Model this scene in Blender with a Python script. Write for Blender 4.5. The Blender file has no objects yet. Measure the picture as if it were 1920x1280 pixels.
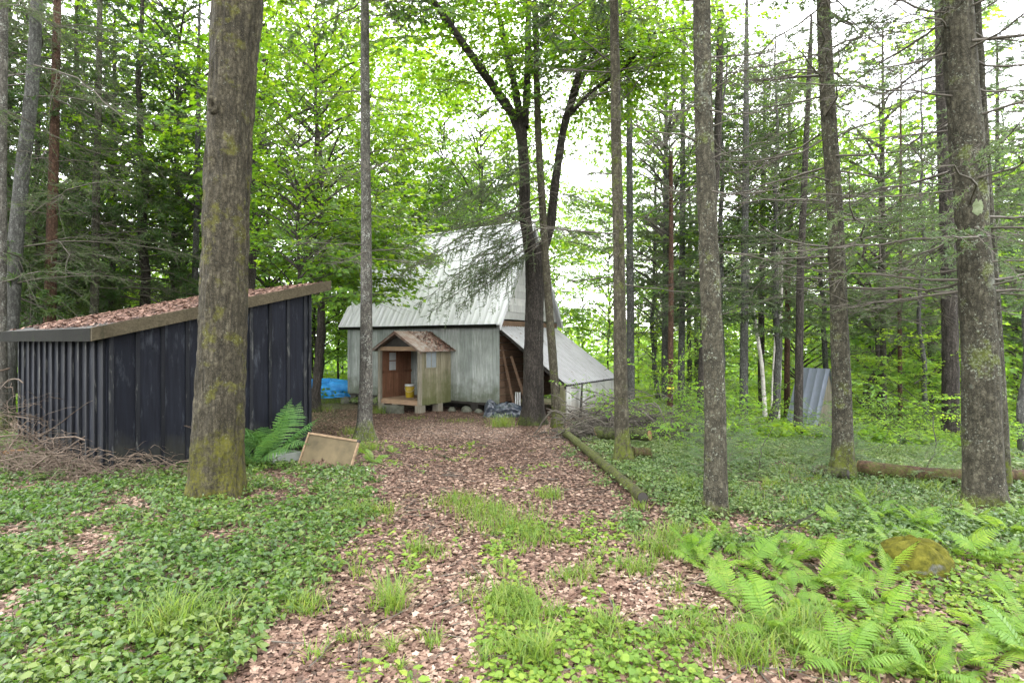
import bpy, math, random
import numpy as np
from mathutils import Vector, Matrix
R = math.radians
S = bpy.context.scene
COL = S.collection
F = 1050.0            # focal length in pixels of the 1920 px photograph
EYE = 1.6

# ------------------------------------------------------------------ camera, sky, sun, exposure
cam_data = bpy.data.cameras.new("camera")
cam_data.sensor_width = 36.0
cam_data.lens = F / 1920.0 * 36.0
cam_data.clip_start = 0.05
cam_data.clip_end = 2000.0
cam = bpy.data.objects.new("camera", cam_data)
cam.location = (0, 0, EYE)
cam.rotation_euler = (R(90), 0, 0)
COL.objects.link(cam)
S.camera = cam

SUN_EL, SUN_AZ = R(48), R(8)          # sun ahead of the camera, a little to the right (azimuth from +Y)
world = bpy.data.worlds.new("World")
S.world = world
world.use_nodes = True
wn, wl = world.node_tree.nodes, world.node_tree.links
wn.clear()
w_out = wn.new("ShaderNodeOutputWorld")
w_bg = wn.new("ShaderNodeBackground")
w_sky = wn.new("ShaderNodeTexSky")
w_sky.sky_type = 'NISHITA'
w_sky.sun_disc = False
w_sky.sun_elevation = SUN_EL
w_sky.sun_rotation = SUN_AZ
w_sky.air_density = 1.0
w_sky.dust_density = 3.0
w_tc = wn.new("ShaderNodeTexCoord")
w_noise = wn.new("ShaderNodeTexNoise")
w_noise.inputs["Scale"].default_value = 2.6
w_noise.inputs["Detail"].default_value = 6
w_ramp = wn.new("ShaderNodeValToRGB")
w_ramp.color_ramp.elements[0].position = 0.34
w_ramp.color_ramp.elements[0].color = (0.30, 0.30, 0.30, 1)
w_ramp.color_ramp.elements[1].position = 0.52
w_ramp.color_ramp.elements[1].color = (1, 1, 1, 1)
w_mix = wn.new("ShaderNodeMixRGB")
w_mix.inputs["Color2"].default_value = (15.0, 15.2, 15.6, 1)     # bright cloud
wl.new(w_tc.outputs["Generated"], w_noise.inputs["Vector"])
wl.new(w_noise.outputs["Fac"], w_ramp.inputs["Fac"])
wl.new(w_ramp.outputs["Color"], w_mix.inputs["Fac"])
wl.new(w_sky.outputs["Color"], w_mix.inputs["Color1"])
wl.new(w_mix.outputs["Color"], w_bg.inputs["Color"])
w_bg.inputs["Strength"].default_value = 0.10
wl.new(w_bg.outputs["Background"], w_out.inputs["Surface"])

sun_data = bpy.data.lights.new("sun", 'SUN')
sun_data.energy = 1.5
sun_data.angle = R(14)
sun_data.color = (1.0, 0.96, 0.88)
sun = bpy.data.objects.new("sun", sun_data)
to_sun = Vector((math.sin(SUN_AZ) * math.cos(SUN_EL), math.cos(SUN_AZ) * math.cos(SUN_EL), math.sin(SUN_EL)))
sun.rotation_euler = to_sun.to_track_quat('Z', 'Y').to_euler()
sun.location = to_sun * 60
COL.objects.link(sun)

S.view_settings.view_transform = 'Standard'
S.view_settings.look = 'None'
S.view_settings.exposure = 2.52
S.view_settings.gamma = 1.0
S.render.engine = 'CYCLES'
cy = S.cycles
cy.max_bounces = 7
cy.diffuse_bounces = 4
cy.glossy_bounces = 2
cy.transmission_bounces = 4
cy.transparent_max_bounces = 4
cy.use_denoising = True
cy.denoiser = 'OPENIMAGEDENOISE'
cy.denoising_input_passes = 'RGB_ALBEDO_NORMAL'
cy.denoising_prefilter = 'ACCURATE'
cy.caustics_reflective = False
cy.caustics_refractive = False

# ------------------------------------------------------------------ numbers and noise
rng = np.random.default_rng(11)
random.seed(5)

def sstep(a, b, x):
    t = np.clip((np.asarray(x, float) - a) / (b - a), 0, 1)
    return t * t * (3 - 2 * t)

def vnoise(x, y, seed=0, px=None):
    """2-D value noise in -1..1; px = period along x in lattice cells"""
    x = np.asarray(x, float); y = np.asarray(y, float)
    xi = np.floor(x).astype(np.int64); yi = np.floor(y).astype(np.int64)
    fx = x - xi; fy = y - yi
    fx = fx * fx * (3 - 2 * fx); fy = fy * fy * (3 - 2 * fy)
    def h(a, b):
        if px: a = np.mod(a, px)
        n = (a * 374761393 + b * 668265263 + seed * 974634777) & 0x7fffffff
        n = ((n ^ (n >> 13)) * 1274126177) & 0x7fffffff
        n = n ^ (n >> 16)
        return (n & 0xffff) / 32767.5 - 1
    return (h(xi, yi) * (1 - fx) + h(xi + 1, yi) * fx) * (1 - fy) + (h(xi, yi + 1) * (1 - fx) + h(xi + 1, yi + 1) * fx) * fy

def fbm(x, y, seed=0, oct=4):
    s, a = 0, 1.0
    for i in range(oct):
        s = s + a * vnoise(np.asarray(x) * 2 ** i, np.asarray(y) * 2 ** i, seed + i); a *= .5
    return s / 1.9

def G(x, y):
    """ground height"""
    x = np.asarray(x, float); y = np.asarray(y, float)
    z = -.44 * sstep(5, 16.5, y)
    z = z + .30 * sstep(-3.6, -8, x) * sstep(6, 12, y) * (1 - sstep(13, 20, y))
    z = z - .075 * np.clip(x - 1, 0, 12) * sstep(6, 15, y)
    z = z - .028 * np.clip(y - 16, 0, 30)
    z = z + .03 * fbm(x * .9, y * .9, 3) + .012 * fbm(x * 3.1, y * 3.1, 8)
    z = z + .5 * sstep(45, 120, np.hypot(x, y)) * fbm(x * .03, y * .03, 9)
    return z

def Wp(px, py, d):
    return np.array([(px - 960) / F * d, d, EYE + (640 - py) / F * d])

def hit(px, py):
    """distance at which the ray of a pixel meets the ground"""
    lo = 1.5
    for i in range(4000):
        d = 1.5 + i * .02
        p = Wp(px, py, d)
        if p[2] <= G(p[0], d): return d
    return 60.0

def gpt(px, py):
    d = hit(px, py); p = Wp(px, py, d)
    return p

# ------------------------------------------------------------------ mesh collecting
def norm(v):
    return v / np.maximum(np.linalg.norm(v, axis=-1, keepdims=True), 1e-9)

class Geo:
    def __init__(s):
        s.V = []; s.Fc = []; s.n = 0
    def add(s, V, faces, mat=0, tint=None, smooth=False):
        V = np.asarray(V, float).reshape(-1, 3); faces = np.asarray(faces, np.int64)
        m = len(faces)
        t = np.full(m, .5) if tint is None else np.broadcast_to(np.asarray(tint, float), (m,)).copy()
        s.V.append(V); s.Fc.append((faces + s.n, mat, t, smooth)); s.n += len(V)
    def polys(s, P, mat=0, tint=None, smooth=False):
        P = np.asarray(P, float); n, k = P.shape[:2]
        s.add(P.reshape(-1, 3), np.arange(n * k).reshape(n, k), mat, tint, smooth)
    def merge(s, g, M=None, rot_tint=0.0):
        V = np.concatenate(g.V)
        if M is not None: V = V @ M[:3, :3].T + M[:3, 3]
        base = s.n
        s.V.append(V); s.n += len(V)
        for f, m, t, sm in g.Fc: s.Fc.append((f + base, m, np.clip(t + rot_tint, 0, 1), sm))
    def tubes(s, P, Rad, sides=4, mat=0, tint=None, smooth=True, cap=False):
        P = np.asarray(P, float); n, m, _ = P.shape
        Rad = np.broadcast_to(np.asarray(Rad, float), (n, m))
        T = norm(np.gradient(P, axis=1))
        ref = np.where(np.abs(T.mean(1)[:, None, 2:3]) > .8, np.array([1., 0, 0]), np.array([0, 0, 1.]))
        A = norm(np.cross(T, np.broadcast_to(ref, T.shape))); B = np.cross(T, A)
        a = np.linspace(0, 2 * np.pi, sides, endpoint=False)
        V = P[:, :, None] + Rad[:, :, None, None] * (np.cos(a)[:, None] * A[:, :, None] + np.sin(a)[:, None] * B[:, :, None])
        idx = np.arange(n * m * sides).reshape(n, m, sides)
        i0 = idx[:, :-1]; i1 = idx[:, 1:]
        f = np.stack([i0, np.roll(i0, -1, 2), np.roll(i1, -1, 2), i1], -1).reshape(-1, 4)
        tt = None if tint is None else np.repeat(np.broadcast_to(tint, (n,)), (m - 1) * sides)
        s.add(V, f, mat, tt, smooth)
        if cap:
            off = s.n - n * m * sides
            caps = np.concatenate([idx[:, 0, ::-1], idx[:, -1]]) + off
            s.Fc.append((caps, mat if cap is True else cap - 1, np.full(len(caps), .5), False))
    def box(s, lo, hi, mat=0, tint=.5, M=None):
        x0, y0, z0 = lo; x1, y1, z1 = hi
        V = np.array([[x0, y0, z0], [x1, y0, z0], [x1, y1, z0], [x0, y1, z0], [x0, y0, z1], [x1, y0, z1], [x1, y1, z1], [x0, y1, z1]], float)
        if M is not None: V = V @ M[:3, :3].T + M[:3, 3]
        s.add(V, [[0, 3, 2, 1], [4, 5, 6, 7], [0, 1, 5, 4], [1, 2, 6, 5], [2, 3, 7, 6], [3, 0, 4, 7]], mat, tint)
    def prism(s, poly, y0, y1, mat=0, tint=.5, axis=1):
        """outline (a, z) extruded along an axis (1: outline in x,z along y; 0: outline in y,z along x)"""
        poly = np.asarray(poly, float); k = len(poly)
        def P(c):
            o = np.zeros((k, 3)); o[:, axis] = c; o[:, 1 - axis] = poly[:, 0]; o[:, 2] = poly[:, 1]; return o
        V = np.concatenate([P(y0), P(y1)])
        i = np.arange(k); j = np.roll(i, -1)
        s.add(V, np.stack([i, j, j + k, i + k], 1), mat, tint)
        s.Fc.append((np.array([np.arange(k)[::-1], np.arange(k) + k])[:, :] + s.n - 2 * k, mat, np.full(2, tint), False))
    def mesh(s, name, mats):
        me = bpy.data.meshes.new(name)
        V = np.concatenate(s.V)
        sizes = np.concatenate([np.full(len(f), f.shape[1]) for f, *_ in s.Fc])
        loops = np.concatenate([f.ravel() for f, *_ in s.Fc])
        mi = np.concatenate([np.full(len(f), m) for f, m, _, _ in s.Fc])
        ti = np.concatenate([t for _, _, t, _ in s.Fc])
        sm = np.concatenate([np.full(len(f), x) for f, _, _, x in s.Fc])
        me.vertices.add(len(V)); me.vertices.foreach_set("co", V.astype(np.float32).ravel())
        me.loops.add(len(loops)); me.loops.foreach_set("vertex_index", loops.astype(np.int32))
        me.polygons.add(len(sizes))
        st = np.concatenate([[0], np.cumsum(sizes)[:-1]])
        me.polygons.foreach_set("loop_start", st.astype(np.int32))
        for m in mats: me.materials.append(m)
        me.polygons.foreach_set("material_index", mi.astype(np.int32))
        me.polygons.foreach_set("use_smooth", sm.astype(bool))
        at = me.attributes.new("tint", 'FLOAT', 'FACE'); at.data.foreach_set("value", ti.astype(np.float32))
        me.update(calc_edges=True)
        return me

def link(name, data, parent=None, loc=None):
    o = bpy.data.objects.new(name, data); COL.objects.link(o)
    if parent is not None: o.parent = parent
    if loc is not None: o.location = loc
    return o

def tag(o, label=None, cat=None, group=None, kind=None):
    if label: o["label"] = label
    if cat: o["category"] = cat
    if group: o["group"] = group
    if kind: o["kind"] = kind
    return o

def empty(name, loc, label, cat, group=None, rz=0.0):
    o = link(name, None, None, loc); o.rotation_euler = (0, 0, rz); o.empty_display_size = .2
    return tag(o, label, cat, group)

def part(name, g, mats, parent, loc=None):
    return link(name, g.mesh(name, mats if isinstance(mats, (list, tuple)) else [mats]), parent, loc)

def euler_M(loc, rz=0, ry=0, rx=0, s=1.0):
    M = Matrix.Translation(Vector(loc)) @ Matrix.Rotation(rz, 4, 'Z') @ Matrix.Rotation(ry, 4, 'Y') @ Matrix.Rotation(rx, 4, 'X') @ Matrix.Scale(s, 4)
    return np.array(M)

# ------------------------------------------------------------------ materials
class NT:
    def __init__(s, name):
        s.m = bpy.data.materials.new(name); s.m.use_nodes = True
        s.n = s.m.node_tree.nodes; s.l = s.m.node_tree.links; s.n.clear()
        s.out = s.n.new("ShaderNodeOutputMaterial")
    def node(s, t, **kw):
        o = s.n.new(t)
        for k, v in kw.items():
            if k in o.inputs: s.set(o.inputs[k], v)
            else: setattr(o, k, v)
        return o
    def set(s, inp, v):
        if hasattr(v, "is_linked") or isinstance(v, bpy.types.NodeSocket): s.l.new(v, inp)
        else: inp.default_value = v
    def coords(s, scale=(1, 1, 1), kind="Object", jitter=True):
        tc = s.node("ShaderNodeTexCoord"); mp = s.node("ShaderNodeMapping"); mp.inputs["Scale"].default_value = scale
        s.l.new(tc.outputs[kind], mp.inputs["Vector"])
        if jitter:
            oi = s.node("ShaderNodeObjectInfo"); mu = s.node("ShaderNodeMath", operation='MULTIPLY'); s.l.new(oi.outputs["Random"], mu.inputs[0]); mu.inputs[1].default_value = 37.0
            cb = s.node("ShaderNodeCombineXYZ"); s.l.new(mu.outputs[0], cb.inputs[0]); s.l.new(mu.outputs[0], cb.inputs[1]); s.l.new(cb.outputs[0], mp.inputs["Location"])
        return mp.outputs[0]
    def noise(s, vec, scale, detail=4, rough=.55, dist=0):
        o = s.node("ShaderNodeTexNoise"); s.l.new(vec, o.inputs["Vector"])
        o.inputs["Scale"].default_value = scale; o.inputs["Detail"].default_value = detail; o.inputs["Roughness"].default_value = rough; o.inputs["Distortion"].default_value = dist
        return o.outputs["Fac"]
    def voro(s, vec, scale, feature='F1', out="Distance"):
        o = s.node("ShaderNodeTexVoronoi", feature=feature); s.l.new(vec, o.inputs["Vector"]); o.inputs["Scale"].default_value = scale
        return o.outputs[out]
    def ramp(s, fac, stops, interp='LINEAR'):
        o = s.node("ShaderNodeValToRGB"); s.l.new(fac, o.inputs["Fac"]); cr = o.color_ramp; cr.interpolation = interp
        while len(cr.elements) < len(stops): cr.elements.new(.5)
        for e, (p, c) in zip(cr.elements, stops):
            e.position = p; e.color = (c, c, c, 1) if isinstance(c, (int, float)) else (*c, 1)
        return o.outputs["Color"]
    def mix(s, fac, a, b, mode='MIX'):
        o = s.node("ShaderNodeMixRGB", blend_type=mode)
        for i, v in zip(("Fac", "Color1", "Color2"), (fac, a, b)):
            if isinstance(v, tuple) and len(v) == 3: v = (*v, 1)
            s.set(o.inputs[i], v)
        return o.outputs["Color"]
    def math(s, op, a, b=0.0, c=None):
        o = s.node("ShaderNodeMath", operation=op); s.set(o.inputs[0], a); s.set(o.inputs[1], b)
        if c is not None: s.set(o.inputs[2], c)
        return o.outputs[0]
    def attr(s, name="tint"):
        o = s.node("ShaderNodeAttribute"); o.attribute_name = name; return o.outputs["Fac"]
    def bump(s, h, strength=.5, dist=.02):
        o = s.node("ShaderNodeBump"); s.l.new(h, o.inputs["Height"]); o.inputs["Strength"].default_value = strength; o.inputs["Distance"].default_value = dist
        return o.outputs["Normal"]
    def sep(s, vec):
        o = s.node("ShaderNodeSeparateXYZ"); s.l.new(vec, o.inputs[0]); return o.outputs
    def bsdf(s, color, rough=.8, metal=0.0, normal=None, spec=.3):
        o = s.node("ShaderNodeBsdfPrincipled")
        if isinstance(color, tuple): color = (*color, 1)
        s.set(o.inputs["Base Color"], color); s.set(o.inputs["Roughness"], rough); s.set(o.inputs["Metallic"], metal)
        o.inputs["Specular IOR Level"].default_value = spec
        if normal is not None: s.l.new(normal, o.inputs["Normal"])
        s.l.new(o.outputs[0], s.out.inputs["Surface"])
        return s.m

def bark(name, dark, light, lichen=.5, moss=.4, moss_col=(.06, .075, .009), fur=(9, 9, 1.6), lich_col=(.24, .26, .21), moss_h=.55, moss_all=0.0, bumpd=.02):
    t = NT(name)
    v = t.coords(fur); v1 = t.coords((1, 1, 1))
    furrow = t.noise(v, 2.4, 6, .65, .6)
    big = t.noise(v1, 3.0, 3)
    fine = t.noise(v1, 38, 5, .75)
    grit = t.noise(v1, 110, 3, .7)
    flake = t.voro(t.coords((1, 1, .45)), 30, out="Distance")
    col = t.ramp(furrow, [(.36, tuple(c * .45 for c in dark)), (.47, dark), (.62, light)])
    col = t.mix(t.ramp(big, [(.4, 0.0), (.7, .45)]), col, tuple(c * 1.25 for c in light))
    col = t.mix(t.ramp(fine, [(.36, .85), (.52, 0.0)]), col, tuple(c * .35 for c in dark))
    col = t.mix(t.ramp(flake, [(.0, 0.0), (.35, .0), (.6, .6)]), col, tuple(c * .4 for c in dark))
    col = t.mix(t.ramp(grit, [(.55, 0.0), (.72, .55)]), col, tuple(c * 2.2 for c in light))
    # lichen: small crusts and a few larger blotches
    ls = t.noise(v1, 48, 5, .7); ln = t.noise(v1, 4.5, 4, .6)
    lm = t.math('MAXIMUM', t.ramp(t.math('ADD', ls, t.math('MULTIPLY', ln, .5)), [(.96 - .19 * lichen, 0.0), (1.06 - .19 * lichen, .75)]),
                t.ramp(t.noise(v1, 3.3, 5, .62), [(.74 - .14 * lichen, 0.0), (.84 - .14 * lichen, .38)]))
    col = t.mix(lm, col, lich_col)
    # moss on the foot and in patches
    z = t.sep(t.coords((1, 1, 1), jitter=False))[2]
    mn = t.noise(v1, 4.5, 5, .65)
    mz = t.math('SUBTRACT', mn, t.math('MULTIPLY', z, .42 / max(moss_h, .05)))
    mm = t.math('MULTIPLY', t.ramp(mz, [(.36 - .28 * moss, 0.0), (.52 - .28 * moss, 1.0)]), t.ramp(t.math('ADD', t.math('MULTIPLY', t.noise(v1, 34, 4, .7), .6), t.math('MULTIPLY', furrow, .4)), [(.42, .05), (.56, .95)]))
    if moss_all > 0:
        mm = t.math('MAXIMUM', mm, t.math('MULTIPLY', t.ramp(mn, [(.66 - .2 * moss_all, 0.0), (.74 - .2 * moss_all, .85)]), t.ramp(fine, [(.35, .3), (.6, 1.0)])))
    mcol = t.mix(t.noise(v1, 12, 3), tuple(c * .5 for c in moss_col), tuple(c * 1.5 for c in moss_col))
    col = t.mix(mm, col, mcol)
    h = t.math('ADD', t.math('MULTIPLY', furrow, 1.0), t.math('SUBTRACT', t.math('MULTIPLY', fine, .6), t.math('MULTIPLY', flake, .35)))
    return t.bsdf(col, .9, normal=t.bump(h, .9, bumpd), spec=.2)

def leafmat(name, cols, trans, mixf=.5, rough=.5, spec=.35, objvar=.0):
    """cols: reflecting colours over the tint; trans: transmitting colours over the tint"""
    t = NT(name)
    a = t.attr()
    if objvar:
        oi = t.node("ShaderNodeObjectInfo")
        a = t.math('ADD', t.math('MULTIPLY', a, 1 - objvar), t.math('MULTIPLY', oi.outputs["Random"], objvar))
    k = len(cols)
    c1 = t.ramp(a, [(i / (k - 1), c) for i, c in enumerate(cols)])
    c2 = t.ramp(a, [(i / (len(trans) - 1), c) for i, c in enumerate(trans)])
    p = t.node("ShaderNodeBsdfPrincipled"); t.l.new(c1, p.inputs["Base Color"]); p.inputs["Roughness"].default_value = rough; p.inputs["Specular IOR Level"].default_value = spec
    tr = t.node("ShaderNodeBsdfTranslucent"); t.l.new(c2, tr.inputs["Color"])
    mx = t.node("ShaderNodeMixShader"); mx.inputs[0].default_value = mixf
    t.l.new(p.outputs[0], mx.inputs[1]); t.l.new(tr.outputs[0], mx.inputs[2]); t.l.new(mx.outputs[0], t.out.inputs["Surface"])
    return t.m

def boards(name, a, b, stain=(.05, .05, .04), grain=(14, 14, .8), rough=.85, foot=None, wear=None, knots=True, spec=.2):
    """weathered timber: tint picks each board's tone, grain runs along local z"""
    t = NT(name)
    v = t.coords(grain); v1 = t.coords((1, 1, 1))
    col = t.mix(t.attr(), a, b)
    g = t.noise(v, 3.2, 6, .6, .3)
    col = t.mix(t.ramp(g, [(.35, .55), (.62, 0.0)]), col, stain)
    col = t.mix(t.ramp(t.noise(v1, 1.7, 5, .65), [(.42, 0.0), (.75, .6)]), col, tuple(c * .55 for c in a))
    if wear: col = t.mix(t.ramp(t.noise(t.coords((5, 5, 1.0)), 2.4, 6, .7), [(.55, 0.0), (.72, wear[1])]), col, wear[0])
    if knots: col = t.mix(t.ramp(t.voro(t.coords((1, 1, .7)), 4.2), [(.035, .8), (.07, 0.0)]), col, stain)
    if foot:
        z = t.sep(t.coords((1, 1, 1), jitter=False))[2]
        fz = t.math('SUBTRACT', t.noise(v1, 3.0, 5, .6), t.math('MULTIPLY', z, foot[1]))
        col = t.mix(t.ramp(fz, [(.12, 0.0), (.5, foot[2])]), col, foot[0])
    return t.bsdf(col, rough, normal=t.bump(g, .5, .006), spec=spec)

def metal(name, col, rough=.5, met=.6, rust=0.0, stain=.5, along=(1, 1, 1)):
    t = NT(name)
    v1 = t.coords((1, 1, 1)); vs = t.coords(along)
    n = t.noise(vs, 2.0, 6, .65)
    c = t.mix(t.attr(), tuple(x * .82 for x in col), col)
    c = t.mix(t.ramp(n, [(.45, 0.0), (.75, stain)]), c, (.16, .16, .15))
    if rust: c = t.mix(t.ramp(t.noise(v1, 3.5, 6, .7), [(.62 - .25 * rust, 0.0), (.72 - .2 * rust, .9)]), c, (.13, .075, .05))
    return t.bsdf(c, t.ramp(t.noise(v1, 7, 4), [(.3, rough - .1), (.7, rough + .15)]), met, spec=.4)

def plain(name, a, b, scale=8, rough=.8, met=0, bumpd=.01, spec=.3):
    t = NT(name); v = t.coords()
    n = t.noise(v, scale, 6, .6)
    return t.bsdf(t.mix(t.ramp(n, [(.3, 0.0), (.7, 1.0)]), a, b), rough, met, t.bump(n, .5, bumpd), spec)

M = {}
M['maple_bark'] = bark("maple_bark", (.034, .029, .0185), (.080, .069, .046), .36, .34, (.070, .068, .008), (10, 10, 1.2), (.24, .26, .22), 1.5, .50, .04)
M['fir_bark'] = bark("fir_bark", (.036, .033, .022), (.080, .074, .055), .6, .55, fur=(6, 6, 4), moss_h=.6, moss_all=.15)
M['spruce_bark'] = bark("spruce_bark", (.033, .0295, .0195), (.075, .068, .047), .66, .35, fur=(7, 7, 5), moss_h=.3, moss_all=.42)
M['spruce_moss_bark'] = bark("mossy_foot_spruce_bark", (.033, .0295, .0195), (.075, .068, .047), .62, .95, (.058, .07, .007), (7, 7, 5), moss_h=.45, moss_all=.42)
M['pale_bark'] = bark("pale_bark", (.050, .046, .038), (.115, .106, .09), .72, .8, (.06, .08, .008), (6, 6, 3), (.27, .28, .25), .42)
M['moss_bark'] = bark("mossy_bark", (.042, .036, .024), (.085, .076, .052), .4, .85, (.06, .075, .008), (7, 7, 3), moss_h=.55, moss_all=.45)
M['dark_bark'] = bark("dark_bark", (.026, .022, .018), (.062, .053, .044), .25, .35, (.05, .065, .012), (9, 9, 1.2), moss_h=.4, bumpd=.03)
M['grey_bark'] = bark("grey_bark", (.05, .049, .043), (.11, .11, .10), .45, .35, (.05, .075, .015), (7, 7, 2.5), moss_h=.5)
M['red_bark'] = bark("red_bark", (.048, .026, .016), (.095, .056, .036), .15, .2, (.05, .06, .012), (7, 7, 3), moss_h=.4)
def birch():
    t = NT("birch_bark"); v = t.coords((3, 3, 14)); v1 = t.coords()
    n = t.noise(v, 2.2, 4, .6)
    c = t.ramp(n, [(.30, (.03, .028, .025)), (.38, (.42, .39, .35)), (.6, (.62, .58, .53))])
    c = t.mix(t.ramp(t.noise(v1, 2, 3), [(.5, 0.0), (.8, .6)]), c, (.20, .17, .14))
    return t.bsdf(c, .7)
M['birch_bark'] = birch()
M['twig'] = plain("twig_wood", (.05, .042, .033), (.10, .088, .07), 9)
M['dead_twig'] = plain("dead_twig", (.065, .046, .032), (.15, .112, .082), 9)
M['limb'] = bark("limb_bark", (.040, .034, .028), (.085, .075, .062), .3, 0, fur=(9, 9, 2), moss_h=.05)

M['maple_leaf'] = leafmat("maple_leaf", [(0.041, 0.093, 0.011), (0.065, 0.147, 0.014), (0.106, 0.196, 0.020)], [(0.100, 0.235, 0.007), (0.189, 0.353, 0.011), (0.342, 0.461, 0.020)], .55, .45, .35, .25)
M['bright_leaf'] = leafmat("bright_leaf", [(0.072, 0.151, 0.016), (0.120, 0.227, 0.022), (0.180, 0.281, 0.027)], [(0.228, 0.410, 0.018), (0.348, 0.529, 0.025), (0.480, 0.605, 0.041)], .52, .5, .3, .25)
M['mid_leaf'] = leafmat("mid_leaf", [(0.054, 0.114, 0.017), (0.084, 0.165, 0.023), (0.129, 0.217, 0.028)], [(0.198, 0.420, 0.028), (0.304, 0.536, 0.038), (0.457, 0.637, 0.057)], .5, .5, .3, .3)
M['spruce_needle'] = leafmat("spruce_needle", [(0.037, 0.065, 0.027), (0.060, 0.095, 0.038), (0.098, 0.131, 0.050)], [(0.103, 0.179, 0.054), (0.149, 0.231, 0.063), (0.207, 0.284, 0.072)], .3, .55, .3, .3)
M['seed_needle'] = leafmat("seedling_needle", [(0.058, 0.115, 0.047), (0.091, 0.161, 0.064), (0.143, 0.207, 0.076)], [(0.104, 0.207, 0.060), (0.156, 0.276, 0.068), (0.208, 0.322, 0.076)], .3, .5, .35, .3)
M['hemlock_needle'] = leafmat("hemlock_needle", [(0.020, 0.045, 0.013), (0.035, 0.067, 0.016), (0.062, 0.092, 0.020)], [(0.062, 0.140, 0.020), (0.100, 0.184, 0.027), (0.150, 0.205, 0.036)], .3, .55, .3, .3)
M['cover_leaf'] = leafmat("cover_leaf", [(0.025, 0.060, 0.010), (0.054, 0.105, 0.016), (0.117, 0.159, 0.030)], [(0.098, 0.217, 0.026), (0.137, 0.285, 0.033), (0.215, 0.351, 0.040)], .33, .38, .5)
M['silver_leaf'] = leafmat("silver_leaf", [(0.042, 0.086, 0.020), (0.090, 0.147, 0.038), (0.180, 0.221, 0.082)], [(0.127, 0.231, 0.034), (0.190, 0.304, 0.048), (0.275, 0.357, 0.068)], .33, .4, .5)
M['clover_leaf'] = leafmat("clover_leaf", [(0.072, 0.140, 0.019), (0.120, 0.200, 0.024), (0.204, 0.270, 0.038)], [(0.192, 0.340, 0.025), (0.288, 0.420, 0.034), (0.408, 0.480, 0.060)], .4, .5, .35)
M['grass'] = leafmat("grass_blade", [(0.054, 0.110, 0.018), (0.102, 0.165, 0.025), (0.216, 0.220, 0.063)], [(0.216, 0.360, 0.036), (0.312, 0.440, 0.045), (0.432, 0.460, 0.081)], .4, .5, .35)
M['fern'] = leafmat("fern_leaf", [(0.055, 0.124, 0.016), (0.104, 0.196, 0.022), (0.208, 0.278, 0.040)], [(0.156, 0.309, 0.024), (0.247, 0.412, 0.032), (0.390, 0.494, 0.064)], .42, .5, .3, .35)
M['dark_fern'] = leafmat("dark_fern_leaf", [(0.035, 0.095, 0.025), (0.063, 0.142, 0.035), (0.112, 0.190, 0.042)], [(0.084, 0.228, 0.035), (0.126, 0.285, 0.042), (0.224, 0.342, 0.049)], .35, .5, .3, .2)
M['litter'] = leafmat("litter_leaf", [(0.033, 0.019, 0.013), (0.112, 0.062, 0.044), (0.234, 0.152, 0.110), (0.402, 0.307, 0.238)], [(0.089, 0.045, 0.023), (0.201, 0.111, 0.070), (0.312, 0.202, 0.128), (0.391, 0.301, 0.209)], .15, .6, .3)
M['dark_litter'] = leafmat("roof_litter_leaf", [(0.034, 0.017, 0.012), (0.085, 0.043, 0.030), (0.162, 0.090, 0.066), (0.255, 0.158, 0.119)], [(0.043, 0.022, 0.013), (0.085, 0.043, 0.026), (0.153, 0.079, 0.046)], .1, .65, .25)

def ground_mat():
    t = NT("forest_floor")
    v = t.coords(kind="Object", jitter=False)
    wob = t.node("ShaderNodeTexNoise"); t.l.new(v, wob.inputs["Vector"]); wob.inputs["Scale"].default_value = 9; wob.inputs["Detail"].default_value = 3
    vv = t.node("ShaderNodeVectorMath", operation='MULTIPLY_ADD'); t.l.new(wob.outputs["Color"], vv.inputs[0]); vv.inputs[1].default_value = (.12, .12, .0); t.l.new(v, vv.inputs[2])
    vec = vv.outputs[0]
    cell = t.node("ShaderNodeTexVoronoi"); t.l.new(vec, cell.inputs["Vector"]); cell.inputs["Scale"].default_value = 17
    cs = t.sep(cell.outputs["Color"])
    lit = t.ramp(cs[0], [(0, (.035, .021, .015)), (.35, (.095, .056, .042)), (.7, (.18, .115, .09)), (1, (.30, .215, .175))])
    lit = t.mix(t.ramp(cell.outputs["Distance"], [(.3, 0.0), (.75, .75)]), lit, (.035, .022, .016))
    lit = t.mix(t.ramp(t.noise(v, 1.3, 5, .6), [(.42, 0.0), (.68, .6)]), lit, (.055, .034, .024))
    # away from the path the floor is mossy and damp
    x, y, z = t.sep(v)
    off = t.math('SUBTRACT', t.math('ABSOLUTE', t.math('ADD', x, .7)), t.math('ADD', t.math('MULTIPLY', y, .16), .7))
    gm = t.math('ADD', t.math('MULTIPLY', off, .35), t.math('SUBTRACT', t.noise(v, .9, 5, .6), .5))
    far = t.ramp(t.math('MULTIPLY', y, .01), [(.17, 0.0), (.26, 1.0)])
    gm = t.math('MAXIMUM', t.ramp(gm, [(.05, 0.0), (.45, .55)]), far)
    green = t.ramp(t.noise(v, 6, 6, .7), [(.35, (.018, .030, .010)), (.5, (.035, .068, .016)), (.68, (.07, .115, .022))])
    col = t.mix(gm, lit, green)
    h = t.math('ADD', cs[1], t.math('MULTIPLY', t.noise(v, 40, 4), .8))
    return t.bsdf(col, .95, normal=t.bump(h, .8, .02), spec=.15)
M['ground'] = ground_mat()

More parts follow.
